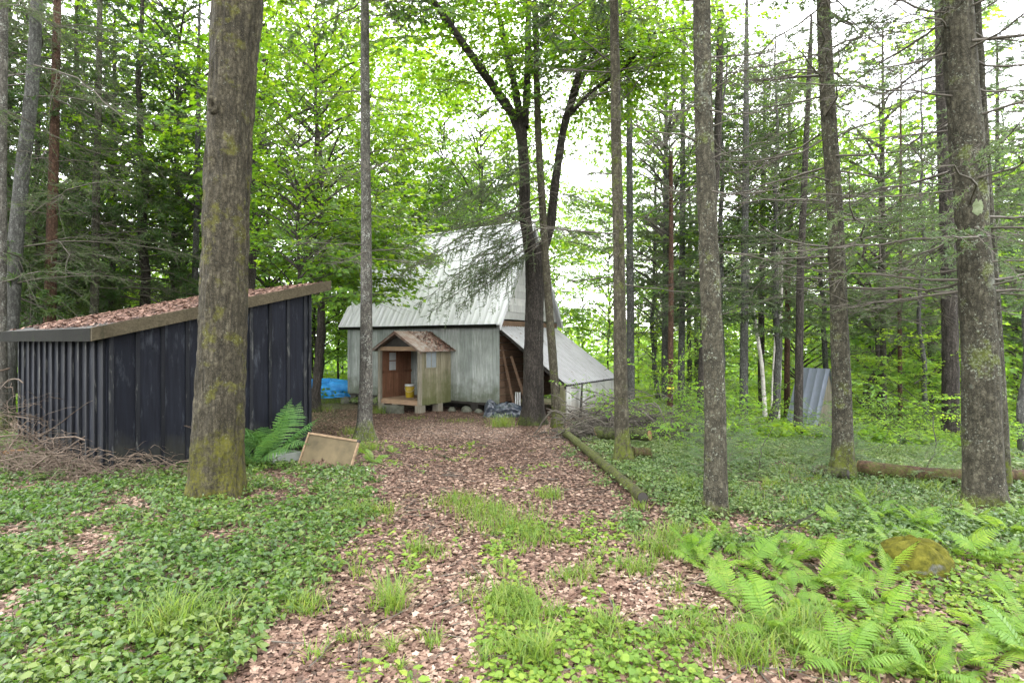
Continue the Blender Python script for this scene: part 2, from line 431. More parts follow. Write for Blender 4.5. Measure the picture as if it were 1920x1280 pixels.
M['wall_pale'] = boards("pale_boards", (.27, .295, .275), (.44, .465, .44), (.09, .10, .085), (10, 10, .7), foot=((.075, .085, .05), .55, .8), wear=((.17, .20, .165), .65))
M['wall_lean'] = boards("bleached_boards", (.42, .42, .40), (.58, .57, .55), (.17, .16, .15), (12, 12, .6), foot=((.2, .17, .13), 1.0, .5))
M['wall_porch'] = boards("mossy_porch_boards", (.19, .165, .11), (.30, .27, .19), (.055, .055, .028), (12, 12, .7), foot=((.075, .085, .028), .45, .8), wear=((.11, .125, .05), .6))
M['wall_brown'] = boards("brown_porch_boards", (.16, .075, .042), (.26, .13, .075), (.05, .025, .016), (12, 12, .6))
M['timber'] = boards("grey_timber", (.20, .18, .135), (.29, .265, .21), (.07, .06, .04), (14, 14, .8))
M['beam'] = boards("tan_beam", (.27, .18, .11), (.36, .25, .16), (.12, .08, .05), (1, 14, 14), knots=False)
M['log_wall'] = boards("log_wall", (.11, .065, .040), (.20, .13, .085), (.035, .022, .015), (3, .8, 14))
M['black'] = boards("black_boards", (.0048, .0058, .0090), (.0115, .0132, .0190), (.0025, .0025, .004), (12, 12, .6), .65, foot=((.024, .024, .018), .8, .7), wear=((.042, .046, .054), .8), spec=.1)
M['batten'] = boards("black_battens", (.007, .0078, .010), (.018, .019, .022), (.004, .004, .005), (20, 20, .8), .65, wear=((.11, .112, .10), .9), knots=False, spec=.1)
M['fascia'] = boards("mossy_fascia", (.048, .039, .024), (.090, .074, .048), (.010, .010, .006), (14, 1.0, 14), wear=((.014, .016, .008), .9), spec=.1)
M['dark_fascia'] = boards("dark_fascia", (.008, .008, .007), (.018, .017, .013), (.004, .005, .004), (1.0, 14, 14), wear=((.016, .026, .008), .7), spec=.06)
M['roofing'] = plain("tar_roofing", (.03, .03, .03), (.07, .065, .058), 12, .9)
M['tin'] = metal("galvanised_tin", (.70, .69, .72), .5, .2, 0, .45, (9, .5, .5))
M['tin_lean'] = metal("grey_tin", (.36, .355, .365), .5, .35, .06, .6, (1.2, 9, .5))
M['tin_rust'] = metal("rusty_tin", (.22, .185, .155), .55, .3, .9, .6)
M['tin_blue'] = metal("blue_grey_tin", (.26, .29, .36), .45, .4, 0, .4)
M['concrete'] = plain("mossy_concrete", (.045, .048, .032), (.12, .12, .095), 7)
M['pale_block'] = plain("pale_block", (.17, .185, .16), (.27, .285, .26), 7)
M['dark'] = plain("dark_timber", (.02, .018, .015), (.04, .035, .03), 6)  # dark brown timber for beams, posts, fittings and log ends
M['yellow'] = plain("yellow_plastic", (.26, .185, .012), (.34, .24, .018), 5, .45, 0, .001)
M['white'] = plain("white_plastic", (.36, .36, .35), (.45, .45, .44), 6, .45, 0, .001)
M['blue'] = plain("blue_tarp", (.02, .20, .55), (.05, .33, .72), 5, .5, 0, .01)
M['sheet'] = plain("dark_plastic_sheet", (.012, .016, .024), (.035, .045, .06), 6, .28, 0, .02, .6)
M['cut'] = plain("cut_wood", (.13, .07, .03), (.24, .14, .065), 18)
M['orange_wood'] = plain("fresh_split_wood", (.20, .095, .035), (.32, .17, .075), 12)
M['panel'] = plain("stained_panel", (.045, .036, .018), (.125, .095, .050), 3.2, .8)
M['panel_rail'] = boards("panel_rail", (.17, .115, .065), (.27, .19, .12), (.06, .04, .022), (6, 6, 6), knots=False)
M['moss_rock'] = None
def rock_mat():
    t = NT("mossy_rock"); v = t.coords()
    st = t.ramp(t.noise(v, 6, 6, .7), [(.3, (.04, .04, .037)), (.6, (.11, .11, .10)), (.75, (.18, .18, .165))])
    g = t.node("ShaderNodeNewGeometry"); nz = t.sep(g.outputs["Normal"])[2]
    f = t.math('ADD', t.math('MULTIPLY', nz, .7), t.noise(v, 5, 5, .65))
    ms = t.ramp(t.noise(v, 16, 5, .7), [(.3, (.025, .026, .004)), (.5, (.062, .060, .008)), (.7, (.105, .10, .014))])
    return t.bsdf(t.mix(t.ramp(f, [(.46, 0.0), (.64, 1.0)]), st, ms), .95, normal=t.bump(t.noise(v, 40, 5), .9, .02), spec=.1)
M['moss_rock'] = rock_mat()
def glass_mat(name, col, tr):
    t = NT(name); p = t.node("ShaderNodeBsdfPrincipled"); p.inputs["Base Color"].default_value = (*col, 1); p.inputs["Roughness"].default_value = .25
    tl = t.node("ShaderNodeBsdfTransparent"); mx = t.node("ShaderNodeMixShader"); mx.inputs[0].default_value = tr
    n = t.noise(t.coords((3, 3, 1)), 3, 5, .7); t.l.new(t.ramp(n, [(.35, tr * .3), (.7, tr)]), mx.inputs[0])
    t.l.new(p.outputs[0], mx.inputs[1]); t.l.new(tl.outputs[0], mx.inputs[2]); t.l.new(mx.outputs[0], t.out.inputs["Surface"]); return t.m
M['pane'] = glass_mat("clouded_pane", (.26, .29, .30), .4)
M['daylit_pane'] = glass_mat("pale_pane", (.46, .48, .47), .25)  # pale colour stands in for daylight seen through the left porch window
M['ribbon'] = plain("yellow_ribbon", (.6, .5, .05), (.7, .6, .08), 5)
# ------------------------------------------------------------------ ground
def ground():
    n = 420
    u = np.linspace(-1, 1, n); c = 6 * np.sinh(4 * u)
    X, Y = np.meshgrid(c, c + 6, indexing='ij')
    V = np.stack([X, Y, G(X, Y)], -1)
    i = np.arange(n * n).reshape(n, n)
    f = np.stack([i[:-1, :-1], i[1:, :-1], i[1:, 1:], i[:-1, 1:]], -1).reshape(-1, 4)
    g = Geo(); g.add(V, f, smooth=True)
    tag(link("ground", g.mesh("ground", [M['ground']])), "forest floor of brown leaf litter and moss", "ground", kind="structure")
ground()

# ------------------------------------------------------------------ building helpers
def board_wall(g, x0, x1, ztop, z0, y, th, bw, mat=0, r=None, jitter=.004, gap=.005, axis='x', zlow=None):
    """vertical boards along x (axis x, at depth y) or along y (axis y, at x = y); ztop is a number or a function"""
    r = r or random
    n = max(1, round((x1 - x0) / bw)); w = (x1 - x0) / n
    for k in range(n):
        a, b = x0 + k * w, x0 + (k + 1) * w - gap
        za, zb = (ztop(a), ztop(b)) if callable(ztop) else (ztop, ztop)
        zl = (z0(a) if callable(z0) else z0) - r.random() * .015
        d = r.uniform(-jitter, jitter)
        o = [(a, zl), (b, zl), (b, zb), (a, za)]
        if axis == 'x': g.prism(o, y + d, y + th + d, mat, r.random(), axis=1)
        else: g.prism(o, y + d, y + th + d, mat, r.random(), axis=0)

def corrugated(g, P00, P10, P01, P11, period, amp, mat=0, th=.003, sheet=.8, kind='sine', lap=True):
    """sheet metal: P00->P10 is the eave (ridges spaced along it), P00->P01 runs up the slope"""
    P00, P10, P01, P11 = [np.array(p, float) for p in (P00, P10, P01, P11)]
    L = np.linalg.norm(P10 - P00); nr = max(2, int(L / period))
    if kind == 'sine':
        k = nr * 6 + 1; u = np.linspace(0, 1, k); h = amp * np.sin(u * nr * 2 * np.pi)
    else:
        us, hs = [], []
        for i in range(nr):
            for a, b in ((0, 0), (.40, 0), (.45, 1), (.55, 1), (.60, 0)):
                us.append((i + a) / nr); hs.append(b * amp)
        us.append(1.0); hs.append(0); u, h = np.array(us), np.array(hs); k = len(u)
    nrm = norm(np.cross(P10 - P00, P01 - P00)[None])[0]
    vs = np.linspace(0, 1, 5)
    rows = []
    for v in vs:
        a = P00 + (P01 - P00) * v; b = P10 + (P11 - P10) * v
        rows.append(a + (b - a) * u[:, None] + nrm * h[:, None] + nrm * .006 * fbm(u * 5, v * 3 + u * 0, 4)[:, None])
    V = np.array(rows)
    i = np.arange(len(vs) * k).reshape(len(vs), k)
    f = np.stack([i[:-1, :-1], i[:-1, 1:], i[1:, 1:], i[1:, :-1]], -1)
    tints = (np.floor(u[:-1] * L / sheet).astype(int) * 7919 % 13) / 13.0
    tt = np.broadcast_to(tints, f.shape[:2]).reshape(-1)
    g.add(V, f.reshape(-1, 4), mat, tt, True)
    g.add(V - nrm * th * 2, f.reshape(-1, 4)[:, ::-1], mat, tt, True)

def leaf_scatter(g, P, N, size, template, mat=0, tint=None, tilt=.4, curl=.3, r=rng):
    n = len(P)
    a = r.uniform(0, 2 * np.pi, n)
    N = norm(N + r.normal(0, tilt, (n, 3)))
    ref = np.stack([np.cos(a), np.sin(a), np.zeros(n)], -1)
    D = norm(ref - N * (ref * N).sum(-1, keepdims=True))
    Q = np.cross(N, D)
    t = np.asarray(template); size = np.broadcast_to(size, (n,))
    cu = r.uniform(-curl, curl, (n, 1)); cv = r.uniform(-curl, curl * 2, (n, 1))
    u = t[:, 0][None]; v = t[:, 1][None]
    w = cu * (u - .5) ** 2 * 2 + cv * np.abs(v) ** 1.3
    V = P[:, None] + size[:, None, None] * ((u - .5)[..., None] * D[:, None] + v[..., None] * Q[:, None] + w[..., None] * N[:, None])
    g.polys(V, mat, r.random(n) if tint is None else tint)

MAPLE = [(0, 0), (.06, .42), (.34, .24), (.52, .50), (.62, .18), (1, 0), (.62, -.18), (.52, -.50), (.34, -.24), (.06, -.42)]
OVATE = [(0, 0), (.28, .27), (.68, .22), (1, 0), (.68, -.22), (.28, -.27)]
DRY = [(0, 0.05), (.15, .40), (.40, .26), (.62, .44), (.78, .15), (1, .06), (.70, -.20), (.55, -.42), (.33, -.25), (.1, -.35)]
ROUND = [(.05, 0), (.2, .36), (.5, .48), (.82, .36), (1, 0), (.82, -.36), (.5, -.48), (.2, -.36)]

# ------------------------------------------------------------------ weathered house with steep tin roof
RZ_H = math.atan2(-.539, .842)
RX, RY = -.38, 16.0
HZ = -.17
house = empty("house", (RX, RY, HZ), "weathered pale board house with a steep tin roof, little porch and lean-to", "house", rz=RZ_H)
HL, HD, HW, HR = 6.3, 3.56, 2.42, 5.5        # length, depth, wall height, ridge height above the wall foot
def build_house():
    g = Geo(); rr = random.Random(2)
    board_wall(g, -HL, -3.42, HW, 0, 0, .03, .24, r=rr)
    board_wall(g, -3.42, -2.62, HW, 2.0, 0, .03, .24, r=rr)
    board_wall(g, -2.62, .02, HW, 0, 0, .03, .24, r=rr)
    g.box((-HL, -.012, 0), (-HL + .1, -.005, HW - .05)); 
    part("front_wall", g, M['wall_pale'], house)
    g = Geo()                                                     # gable wall of squared logs under pale siding
    for k in range(11):
        z = .02 + k * .215
        g.prism([(.04, z), (.04, z + .20), (HD, z + .20), (HD, z)], -.06 + rr.uniform(-.012, .012), .0 + rr.uniform(-.015, .012), 0, rr.random(), axis=0)
    part("log_wall", g, M['log_wall'], house)
    g = Geo()
    rise = (HR - .12 - HW) / (HD / 2)
    for k in range(14):                                           # wavy horizontal siding in the gable
        z = HW + .0 + k * .215
        t0, t1 = (z - HW) / rise, (z + .21 - HW) / rise
        if t1 > HD / 2 - .05: t1 = HD / 2 - .05
        g.prism([(t0, z), (HD - t0, z), (HD - t1, z + .21), (t1, z + .21)], -.05, .0 + rr.uniform(0, .02), 0, rr.random(), axis=0)
    part("gable_wall", g, M['wall_lean'], house)
    g = Geo()
    board_wall(g, 0, HD, lambda y: HW + rise * (HD / 2 - abs(y - HD / 2)), 0, -HL, .03, .24, axis='y', r=rr)
    board_wall(g, -HL, 0, HW, 0, HD - .03, .03, .24, r=rr)
    part("back_wall", g, M['wall_pale'], house)
    # roof: two slopes of ribbed tin
    sl = (HR - HW) / (HD / 2)
    ov = .14; ez = HW - .02 - ov * sl * .55
    xa, xb = -HL - .34, .16
    roof = Geo()
    corrugated(roof, (xa, -ov, ez), (xb, -ov, ez), (xa, HD / 2, HR), (xb, HD / 2, HR), .23, .0065, kind='rib', sheet=.69)
    corrugated(roof, (xb, HD + ov, ez), (xa, HD + ov, ez), (xb, HD / 2, HR), (xa, HD / 2, HR), .23, .0065, kind='rib', sheet=.69)
    ro = part("roof", roof, M['tin'], house)
    g = Geo()
    g.tubes([[(xa - .01, HD / 2, HR + .01), (xb + .01, HD / 2, HR + .01)]], .045, 8, cap=True)
    part("ridge_cap", g, M['tin'], ro)
    g = Geo()
    for y0, y1 in ((-ov, HD / 2), (HD + ov, HD / 2)):            # dark rake boards and soffit at the right-hand gable
        for x in (xb - .03,):
            g.prism([(y0, ez - .03), (y1, HR - .03), (y1, HR - .18), (y0, ez - .18)], x, x + .025, 0, .4, axis=0)
        g.prism([(y0, ez - .012), (y1, HR - .012), (y1, HR - .03), (y0, ez - .03)], .01, xb - .032, 0, .2, axis=0)
    part("rake_board", g, M['tin'], house)
    g = Geo()
    g.box((xa + .01, -ov + .01, ez - .10), (.0, -ov + .03, ez - .012), 0, .3)
    part("eave_board", g, M['dark_fascia'], house)
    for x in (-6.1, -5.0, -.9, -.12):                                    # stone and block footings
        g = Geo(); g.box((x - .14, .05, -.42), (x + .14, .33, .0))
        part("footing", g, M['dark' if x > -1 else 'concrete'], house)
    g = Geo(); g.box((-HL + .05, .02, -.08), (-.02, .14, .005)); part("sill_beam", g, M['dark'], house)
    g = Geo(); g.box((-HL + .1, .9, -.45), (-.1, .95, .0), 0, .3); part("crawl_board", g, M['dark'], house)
    g = Geo(); g.box((-4.78, -.03, .95), (-4.32, -.005, 1.62)); w = part("window", g, M['dark'], house)
    g = Geo(); g.box((-4.74, -.036, .99), (-4.36, -.031, 1.58)); part("pane", g, M['sheet'], w)
    # door in the wall behind the porch
    g = Geo(); board_wall(g, -3.36, -2.66, 1.72, .05, -.035, .03, .14, r=rr); d = part("door", g, M['wall_pale'], house)
    g = Geo(); g.box((-2.82, -.07, .85), (-2.76, -.036, .95)); part("handle", g, M['dark'], d)
build_house()

def build_porch():
    px = -1.74                                   # right wall of the porch, local x
    w, dep = 1.62, 1.32
    rr = random.Random(4)
    p = link("porch", None, house, (px - w, -dep, .10)); L = p          # local: x 0..w, y 0..dep (house wall), z 0 = porch floor
    eave, apex = 1.50, 1.97
    def wp(name, g, m): return part(name, g, m, p)
    g = Geo()
    board_wall(g, 0, dep, eave, -.14, w - .03, .03, .125, axis='y', r=rr)
    rw = wp("side_wall", g, M['wall_porch'])
    g = Geo(); g.box((w + .004, .18, .92), (w + .014, .62, 1.44)); wp("window", g, M['pane'])
    g = Geo()
    for lo, hi in (((w + .003, .15, .89), (w + .022, .18, 1.47)), ((w + .003, .62, .89), (w + .022, .65, 1.47)), ((w + .003, .18, .89), (w + .021, .62, .92)), ((w + .003, .18, 1.44), (w + .021, .62, 1.47)), ((w + .015, .39, .92), (w + .02, .41, 1.44))): g.box(lo, hi, 0, rr.random())
    wp("window_frame", g, M['wall_porch'])
    g = Geo()
    for a, b, lo, hi in ((0, .30, -.05, eave), (.30, .62, -.05, .80), (.30, .62, 1.36, eave), (.62, dep, -.05, eave)):
        board_wall(g, a, b, hi, lo, 0, .03, .12, axis='y', r=rr)
    g.box((.031, .05, .72), (.06, dep, .80), 0, .1); g.box((.031, .62, .80), (.058, .68, eave), 0, .1)
    wp("side_wall", g, M['wall_brown'])
    g = Geo(); g.box((.008, .30, .80), (.02, .62, 1.36)); wp("window", g, M['daylit_pane'])
    g = Geo()
    for lo, hi in (((.032, .27, .80), (.052, .31, 1.40)), ((.032, .31, 1.33), (.051, .62, 1.37)), ((.022, .31, 1.07), (.034, .62, 1.10))): g.box(lo, hi, 0, .2)
    wp("window_frame", g, M['wall_brown'])
    for x in (-.02, w - .075):
        g = Geo(); g.box((x, -.09, -.14), (x + .095, .0, eave - .02)); wp("post", g, M['timber'])
    g = Geo(); g.box((.08, -.085, eave - .10), (w - .08, -.03, eave + .02)); wp("beam", g, M['beam'])
    g = Geo(); g.prism([(.12, eave + .02), (w - .12, eave + .02), (w / 2, apex - .08)], -.03, -.005); wp("gable_board", g, M['dark'])
    g = Geo()
    for k in range(9): g.box((.03, k * .146, -.05), (w - .03, k * .146 + .138, -.01), 0, rr.random())
    g.box((.0, -.05, -.15), (w, -.005, -.03), 0, .5)
    wp("floor", g, M['beam'])
    ov, fr = .20, .26
    sl = (apex - eave) / (w / 2)
    g = Geo(); ez = eave - ov * sl
    corrugated(g, (w + ov, -fr, ez), (w + ov, dep - .01, ez), (w / 2, -fr, apex), (w / 2, dep - .01, apex), .10, .011, sheet=.6)
    corrugated(g, (-ov, dep - .01, ez), (-ov, -fr, ez), (w / 2, dep - .01, apex), (w / 2, -fr, apex), .10, .011, sheet=.6)
    g.prism([(w + ov, ez - .015), (w / 2, apex - .015), (w / 2, apex - .09), (w + ov, ez - .07)], -fr + .01, -fr + .035, 0, .2)
    g.prism([(-ov, ez - .015), (-ov, ez - .07), (w / 2, apex - .09), (w / 2, apex - .015)], -fr + .012, -fr + .037, 0, .2)
    wp("roof", g, M['tin_rust'])
    g = Geo(); n = 420                              # dead leaves caught on the porch roof, thickest by the house
    t = rng.random(n) ** .8; y = dep - .05 - rng.random(n) ** 2 * 1.0
    Pp = np.stack([w / 2 + t * (w / 2 + ov), y, apex - t * (w / 2 + ov) * sl + .022], -1)
    leaf_scatter(g, Pp, np.tile([.5, 0, .85], (n, 1)), rng.uniform(.04, .08, n), DRY, 0)
    o = wp("leaf_litter", g, M['dark_litter']); o["kind"] = "stuff"
    for x, y in ((.05, -.02), (.62, -.03), (w - .12, -.02), (w - .1, dep * .55)):
        g = Geo(); g.box((x - .10, y - .02, -.52), (x + .12, y + .18, -.15)); wp("footing", g, M['timber'])
build_porch()

def build_lean():
    w, t = 2.16, 3.36
    rr = random.Random(7)
    zt, ze = 2.20, .63                              # height at the house wall and at the low eave
    p = link("lean_to", None, house, (.0, .0, .0))
    def wp(name, g, m): return part(name, g, m, p)
    g = Geo()
    corrugated(g, (w + .06, -.10, ze), (w + .06, t + .12, ze), (.02, -.10, zt), (.02, t + .12, zt), .125, .030, sheet=.875)
    wp("roof", g, M['tin_lean'])
    g = Geo(); board_wall(g, .03, t, ze - .06, -.50, w - .03, .03, .17, axis='y', r=rr, jitter=.006)
    wp("outer_wall", g, M['wall_lean'])
    g = Geo(); g.box((w - .16, -.06, -.55), (w - .035, .028, ze - .02)); wp("post", g, M['wall_porch'])
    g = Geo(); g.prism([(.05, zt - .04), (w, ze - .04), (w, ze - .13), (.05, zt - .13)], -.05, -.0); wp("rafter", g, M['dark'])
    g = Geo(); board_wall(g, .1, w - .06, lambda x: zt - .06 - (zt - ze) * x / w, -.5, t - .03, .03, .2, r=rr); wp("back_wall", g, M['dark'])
    for x in (1.30,):
        g = Geo(); g.box((x, .02, -.5), (x + .09, .11, zt - .15 - (zt - ze) * x / w)); wp("post", g, M['dark'])
build_lean()

# ------------------------------------------------------------------ black shed
SA = np.array([-4.85, 6.7]); su = np.array([.60, .80]); sv = np.array([-.80, .60])
SZ = 0.0
shed = empty("shed", (SA[0], SA[1], SZ), "black board and batten shed with leaf covered single slope roof", "shed", rz=math.atan2(.80, .60))
# local x runs along the tall side wall (0..SL), local y along the low wall (0..SW)
SL, SWD = 2.70, 3.80
def build_shed():
    rr = random.Random(9)
    zt = lambda x: 1.69 + x * .252
    zb = lambda x: -.02 - .06 * x
    g = Geo(); board_wall(g, .0, SL, zt, zb, 0, .02, .30, r=rr, gap=.0)
    w = part("side_wall", g, M['black'], shed)
    for x in (.02, .30, .585, .88, 1.17, 1.46, 1.75, 2.04, 2.33, 2.62):
        g = Geo(); b = .045
        g.prism([(x, zb(x)), (x + b, zb(x + b)), (x + b, zt(x + b) - .03), (x, zt(x) - .03)], -.024, -.0055, 0, rr.random()); part("batten", g, M['batten'], w)
    g = Geo(); board_wall(g, .021, SWD, 1.66, -.05, .0, .02, .30, axis='y', r=rr, gap=0)
    w2 = part("low_wall", g, M['black'], shed)
    y = .03; 
    while y < SWD:
        g = Geo(); g.box((-.03, y, -.05), (-.0055, y + .05, 1.66), 0, rr.random()); part("batten", g, M['batten'], w2); y += .285
    g = Geo(); board_wall(g, 0, SL, zt, -.1, SWD - .02, .02, .3, r=rr); board_wall(g, .02, SWD - .02, 2.3, -.1, SL - .02, .02, .3, axis='y', r=rr)
    part("back_wall", g, M['black'], shed)
    # roof deck
    x0, x1, y0, y1 = -.16, SL + .33, -.10, SWD + .30
    rz = lambda x: 1.76 + x * .252
    g = Geo()
    g.prism([(x0, rz(x0)), (x1, rz(x1)), (x1, rz(x1) + .035), (x0, rz(x0) + .035)], y0, y1)
    ro = part("roof", g, M['roofing'], shed)
    g = Geo(); g.prism([(x0 - .03, rz(x0) - .115), (x1, rz(x1) - .095), (x1, rz(x1) + .055), (x0 - .03, rz(x0) + .04)], y0 - .045, y0 - .002, 0, .6)
    part("fascia", g, M['fascia'], shed)
    g = Geo(); g.box((x0 - .035, y0 + .0, rz(x0) - .12), (x0 - .004, y1, rz(x0) + .035), 0, .4); part("fascia", g, M['dark_fascia'], shed)
    g = Geo(); g.prism([(.0, zt(0) - .02), (SL, zt(SL) - .02), (SL, rz(SL)), (.0, rz(0))], -.10, -.001, 0, .2); part("soffit", g, M['black'], shed)
    g = Geo(); g.box((SL + .003, -.028, -.2), (SL + .05, .05, zt(SL) - .02), 0, .5); part("corner_board", g, M['batten'], shed)
    g = Geo(); n = 8500
    x = x0 + .05 + rng.random(n) * (x1 - x0 - .08); y = y0 + .02 + rng.random(n) * (y1 - y0 - .1)
    keep = rng.random(n) < sstep(-.25, .35, x + .5 * fbm(x * 2, y * 2, 5)) * .95
    x, y = x[keep], y[keep]
    lay = .038 + .016 * rng.random(len(x))
    leaf_scatter(g, np.stack([x, y, rz(x) + lay], -1), np.tile([-.25, 0, .97], (len(x), 1)), rng.uniform(.035, .085, len(x)), DRY, 0, tilt=.18)
    o = part("leaf_litter", g, M['dark_litter'], ro); o["kind"] = "stuff"
build_shed()

# ------------------------------------------------------------------ little outhouse far right
def build_outhouse():
    d = 16.0; b = Wp(1535, 820, d)
    rz = R(35)
    o = empty("outhouse", tuple(b), "small steep roofed outhouse with blue grey tin roof among the trees", "outhouse", rz=rz)
    rr = random.Random(3)
    W_, D_, h, rd = 1.2, .85, .58, 1.95                 # width across the gable, depth, wall, ridge
    g = Geo(); board_wall(g, 0, D_, h, 0, 0, .03, .16, axis='y', r=rr); board_wall(g, 0, D_, h, 0, W_ - .03, .03, .16, axis='y', r=rr)
    part("side_wall", g, M['wall_porch'], o)
    prof = lambda x: h + (rd - h) * (1 - abs(x - W_ / 2) / (W_ / 2))
    for y in (0.03, D_ - .06):
        g = Geo(); board_wall(g, 0.035, W_ - .035, lambda x: prof(x) - .05, 0, y, .03, .15, r=rr); part("gable_wall", g, M['timber'], o)
    g = Geo(); sl = (rd - h) / (W_ / 2); ov = .12
    corrugated(g, (-ov, D_ + .06, h - ov * sl), (-ov, -.03, h - ov * sl), (W_ / 2, D_ + .06, rd), (W_ / 2, -.03, rd), .21, .008, kind='rib', sheet=.42)
    corrugated(g, (W_ + ov, -.03, h - ov * sl), (W_ + ov, D_ + .06, h - ov * sl), (W_ / 2, -.03, rd), (W_ / 2, D_ + .06, rd), .21, .008, kind='rib', sheet=.42)
    part("roof", g, M['tin_blue'], o)
build_outhouse()
# ------------------------------------------------------------------ boughs
def curve_pts(L, m, rise, droop, wob, r):
    t = np.linspace(0, 1, m)
    y = wob * np.cumsum(r.normal(0, 1, m)) / m * L
    z = rise * t * L - droop * t ** 2 * L + .3 * wob * np.cumsum(r.normal(0, 1, m)) / m * L
    return np.stack([t * L, y, z], -1)

def leafy_bough(r, L=2.2, n_leaf=None, leaf=.10, template=MAPLE, wood=0, lm=1, rise=.25, droop=.2, flat=.30, sides=4, rad=.016, dens=1.0):
    """flat spray of leaves; local +x is outward"""
    g = Geo(); m = 9
    A = curve_pts(L, m, rise, droop, .25, r)
    g.tubes(A[None], np.linspace(rad, rad * .25, m)[None], sides, wood)
    n2 = int(L / .15)
    tw, P, D = [], [], []
    for k in range(n2):
        t = .12 + .88 * (k + r.random()) / n2; i = t * (m - 1); i0 = min(int(i), m - 2); p = A[i0] + (A[i0 + 1] - A[i0]) * (i - i0)
        side = 1 if k % 2 else -1
        l = L * (.42 * (1 - t) ** .7 * (.5 + t) * 1.7 + .10) * r.uniform(.7, 1.2)
        ang = side * r.uniform(.6, 1.15)
        d = np.array([math.cos(ang), math.sin(ang), r.normal(0.05, .14)])
        q = p + np.linspace(0, 1, 4)[:, None] * d * l; q[:, 2] -= np.linspace(0, 1, 4) ** 2 * l * r.uniform(.0, .3)
        tw.append(q)
        nl = max(2, int(l / (.085 / dens)))
        tt = r.uniform(.15, 1.05, nl)
        pos = p + tt[:, None] * d * l; pos[:, 2] -= tt ** 2 * l * .1
        s2 = np.where(r.random(nl) < .5, 1, -1) * r.uniform(.3, 1.3, nl)
        c, s = np.cos(ang + s2), np.sin(ang + s2)
        P.append(pos + np.stack([c, s, r.normal(0, .3, nl)], -1) * r.uniform(.02, .10, nl)[:, None]); D.append(np.stack([c, s, r.normal(-.25, .25, nl)], -1))
    g.tubes(np.array(tw), np.linspace(.006, .002, 4)[None], 3, wood)
    P = np.concatenate(P); D = norm(np.concatenate(D)); n = len(P)
    N = norm(np.array([0, 0, 1.]) + r.normal(0, flat, (n, 3))); N = norm(N - D * (N * D).sum(-1, keepdims=True)); Q = np.cross(N, D)
    t = np.array(template); sz = leaf * r.uniform(.65, 1.2, n)
    u, v = t[:, 0][None, :, None], t[:, 1][None, :, None]
    fold = r.uniform(-.1, .5, n)[:, None, None]
    V = P[:, None] + sz[:, None, None] * (u * D[:, None] + v * Q[:, None] + (fold * np.abs(v) - .22 * u ** 2) * N[:, None])
    g.polys(V, lm, r.random(n))
    return g

def needle_bough(r, L=2.0, rise=.05, droop=.15, rad=.014, n2=None, need=.035, nw=.006, per=60, live=.35, tert=True, wood=0, lm=1, spread=.42, hang=.12, sides=4, base_tilt=0, up_tip=0):
    """conifer bough: axis, side twigs, twiglets, needles on the part past 'live'"""
    g = Geo(); m = 10
    A = curve_pts(L, m, rise, droop, .22, r); A[:, 2] += up_tip * np.linspace(0, 1, m) ** 3 * L
    g.tubes(A[None], np.linspace(rad, rad * .2, m)[None], sides, wood)
    n2 = n2 or int(L / .11)
    tw, seg = [], []
    for k in range(n2):
        t = .08 + .92 * (k + r.random()) / n2; i = t * (m - 1); i0 = min(int(i), m - 2); p = A[i0] + (A[i0 + 1] - A[i0]) * (i - i0)
        side = 1 if r.random() < .5 else -1
        l = L * (spread * (1 - t) ** .75 + .07) * r.uniform(.45, 1.15)
        ang = side * r.uniform(.5, 1.1)
        d = norm(np.array([math.cos(ang), math.sin(ang), r.normal(-.05, .22)])[None])[0]
        tq = np.linspace(0, 1, 4)
        q = p + tq[:, None] * d * l; q[:, 2] -= tq ** 2 * l * r.uniform(0, 2 * hang); q[1:] += r.normal(0, .02 * l, (3, 3))
        tw.append(q)
        alive = t > live * r.uniform(.6, 1.2)
        if alive: seg.append((q[1], q[3])); seg.append((q[0] * .6 + q[1] * .4, q[1]))
        if tert:
            for j in range(max(1, int(l / .10))):
                s = r.uniform(.25, 1.0); b = q[0] + (q[3] - q[0]) * s; b[2] = np.interp(s, tq, q[:, 2])
                l3 = l * .38 * (1.15 - s) * r.uniform(.5, 1.2) + .04
                a3 = ang + (1 if r.random() < .5 else -1) * r.uniform(.5, 1.0)
                e = b + l3 * np.array([math.cos(a3), math.sin(a3), r.normal(-.12, .25)])
                tw.append(b + (e - b) * tq[:, None]); 
                if alive: seg.append((b, e))
    g.tubes(np.array(tw), np.linspace(.0042, .0016, 4)[None] * (rad / .014) ** .5, 3, wood)
    if seg:
        seg = np.array(seg); ln = np.linalg.norm(seg[:, 1] - seg[:, 0], axis=1)
        cnt = np.maximum(2, (ln * per).astype(int)); ix = np.repeat(np.arange(len(seg)), cnt); n = len(ix)
        s = r.random(n)[:, None]; P = seg[ix, 0] + (seg[ix, 1] - seg[ix, 0]) * s
        T = norm(seg[ix, 1] - seg[ix, 0])
        rd = r.normal(0, 1, (n, 3)); rd[:, 2] *= .55; rd = norm(rd - T * (rd * T).sum(-1, keepdims=True))
        D = norm(T * .75 + rd * .9); Q = norm(np.cross(D, r.normal(0, 1, (n, 3))))
        l = need * r.uniform(.7, 1.25, n)[:, None]
        V = np.stack([P + Q * nw * .5, P - Q * nw * .5, P + D * l], 1)
        g.polys(V, lm, np.clip(.5 + .35 * r.normal(0, 1, len(seg))[ix] * .6 + r.normal(0, .15, n), 0, 1))
    return g

def bough_M(p, az, el, s, roll=0):
    """place a bough (local +x outward) at p, heading az, raised by el"""
    return euler_M(p, az, -el, roll, s)

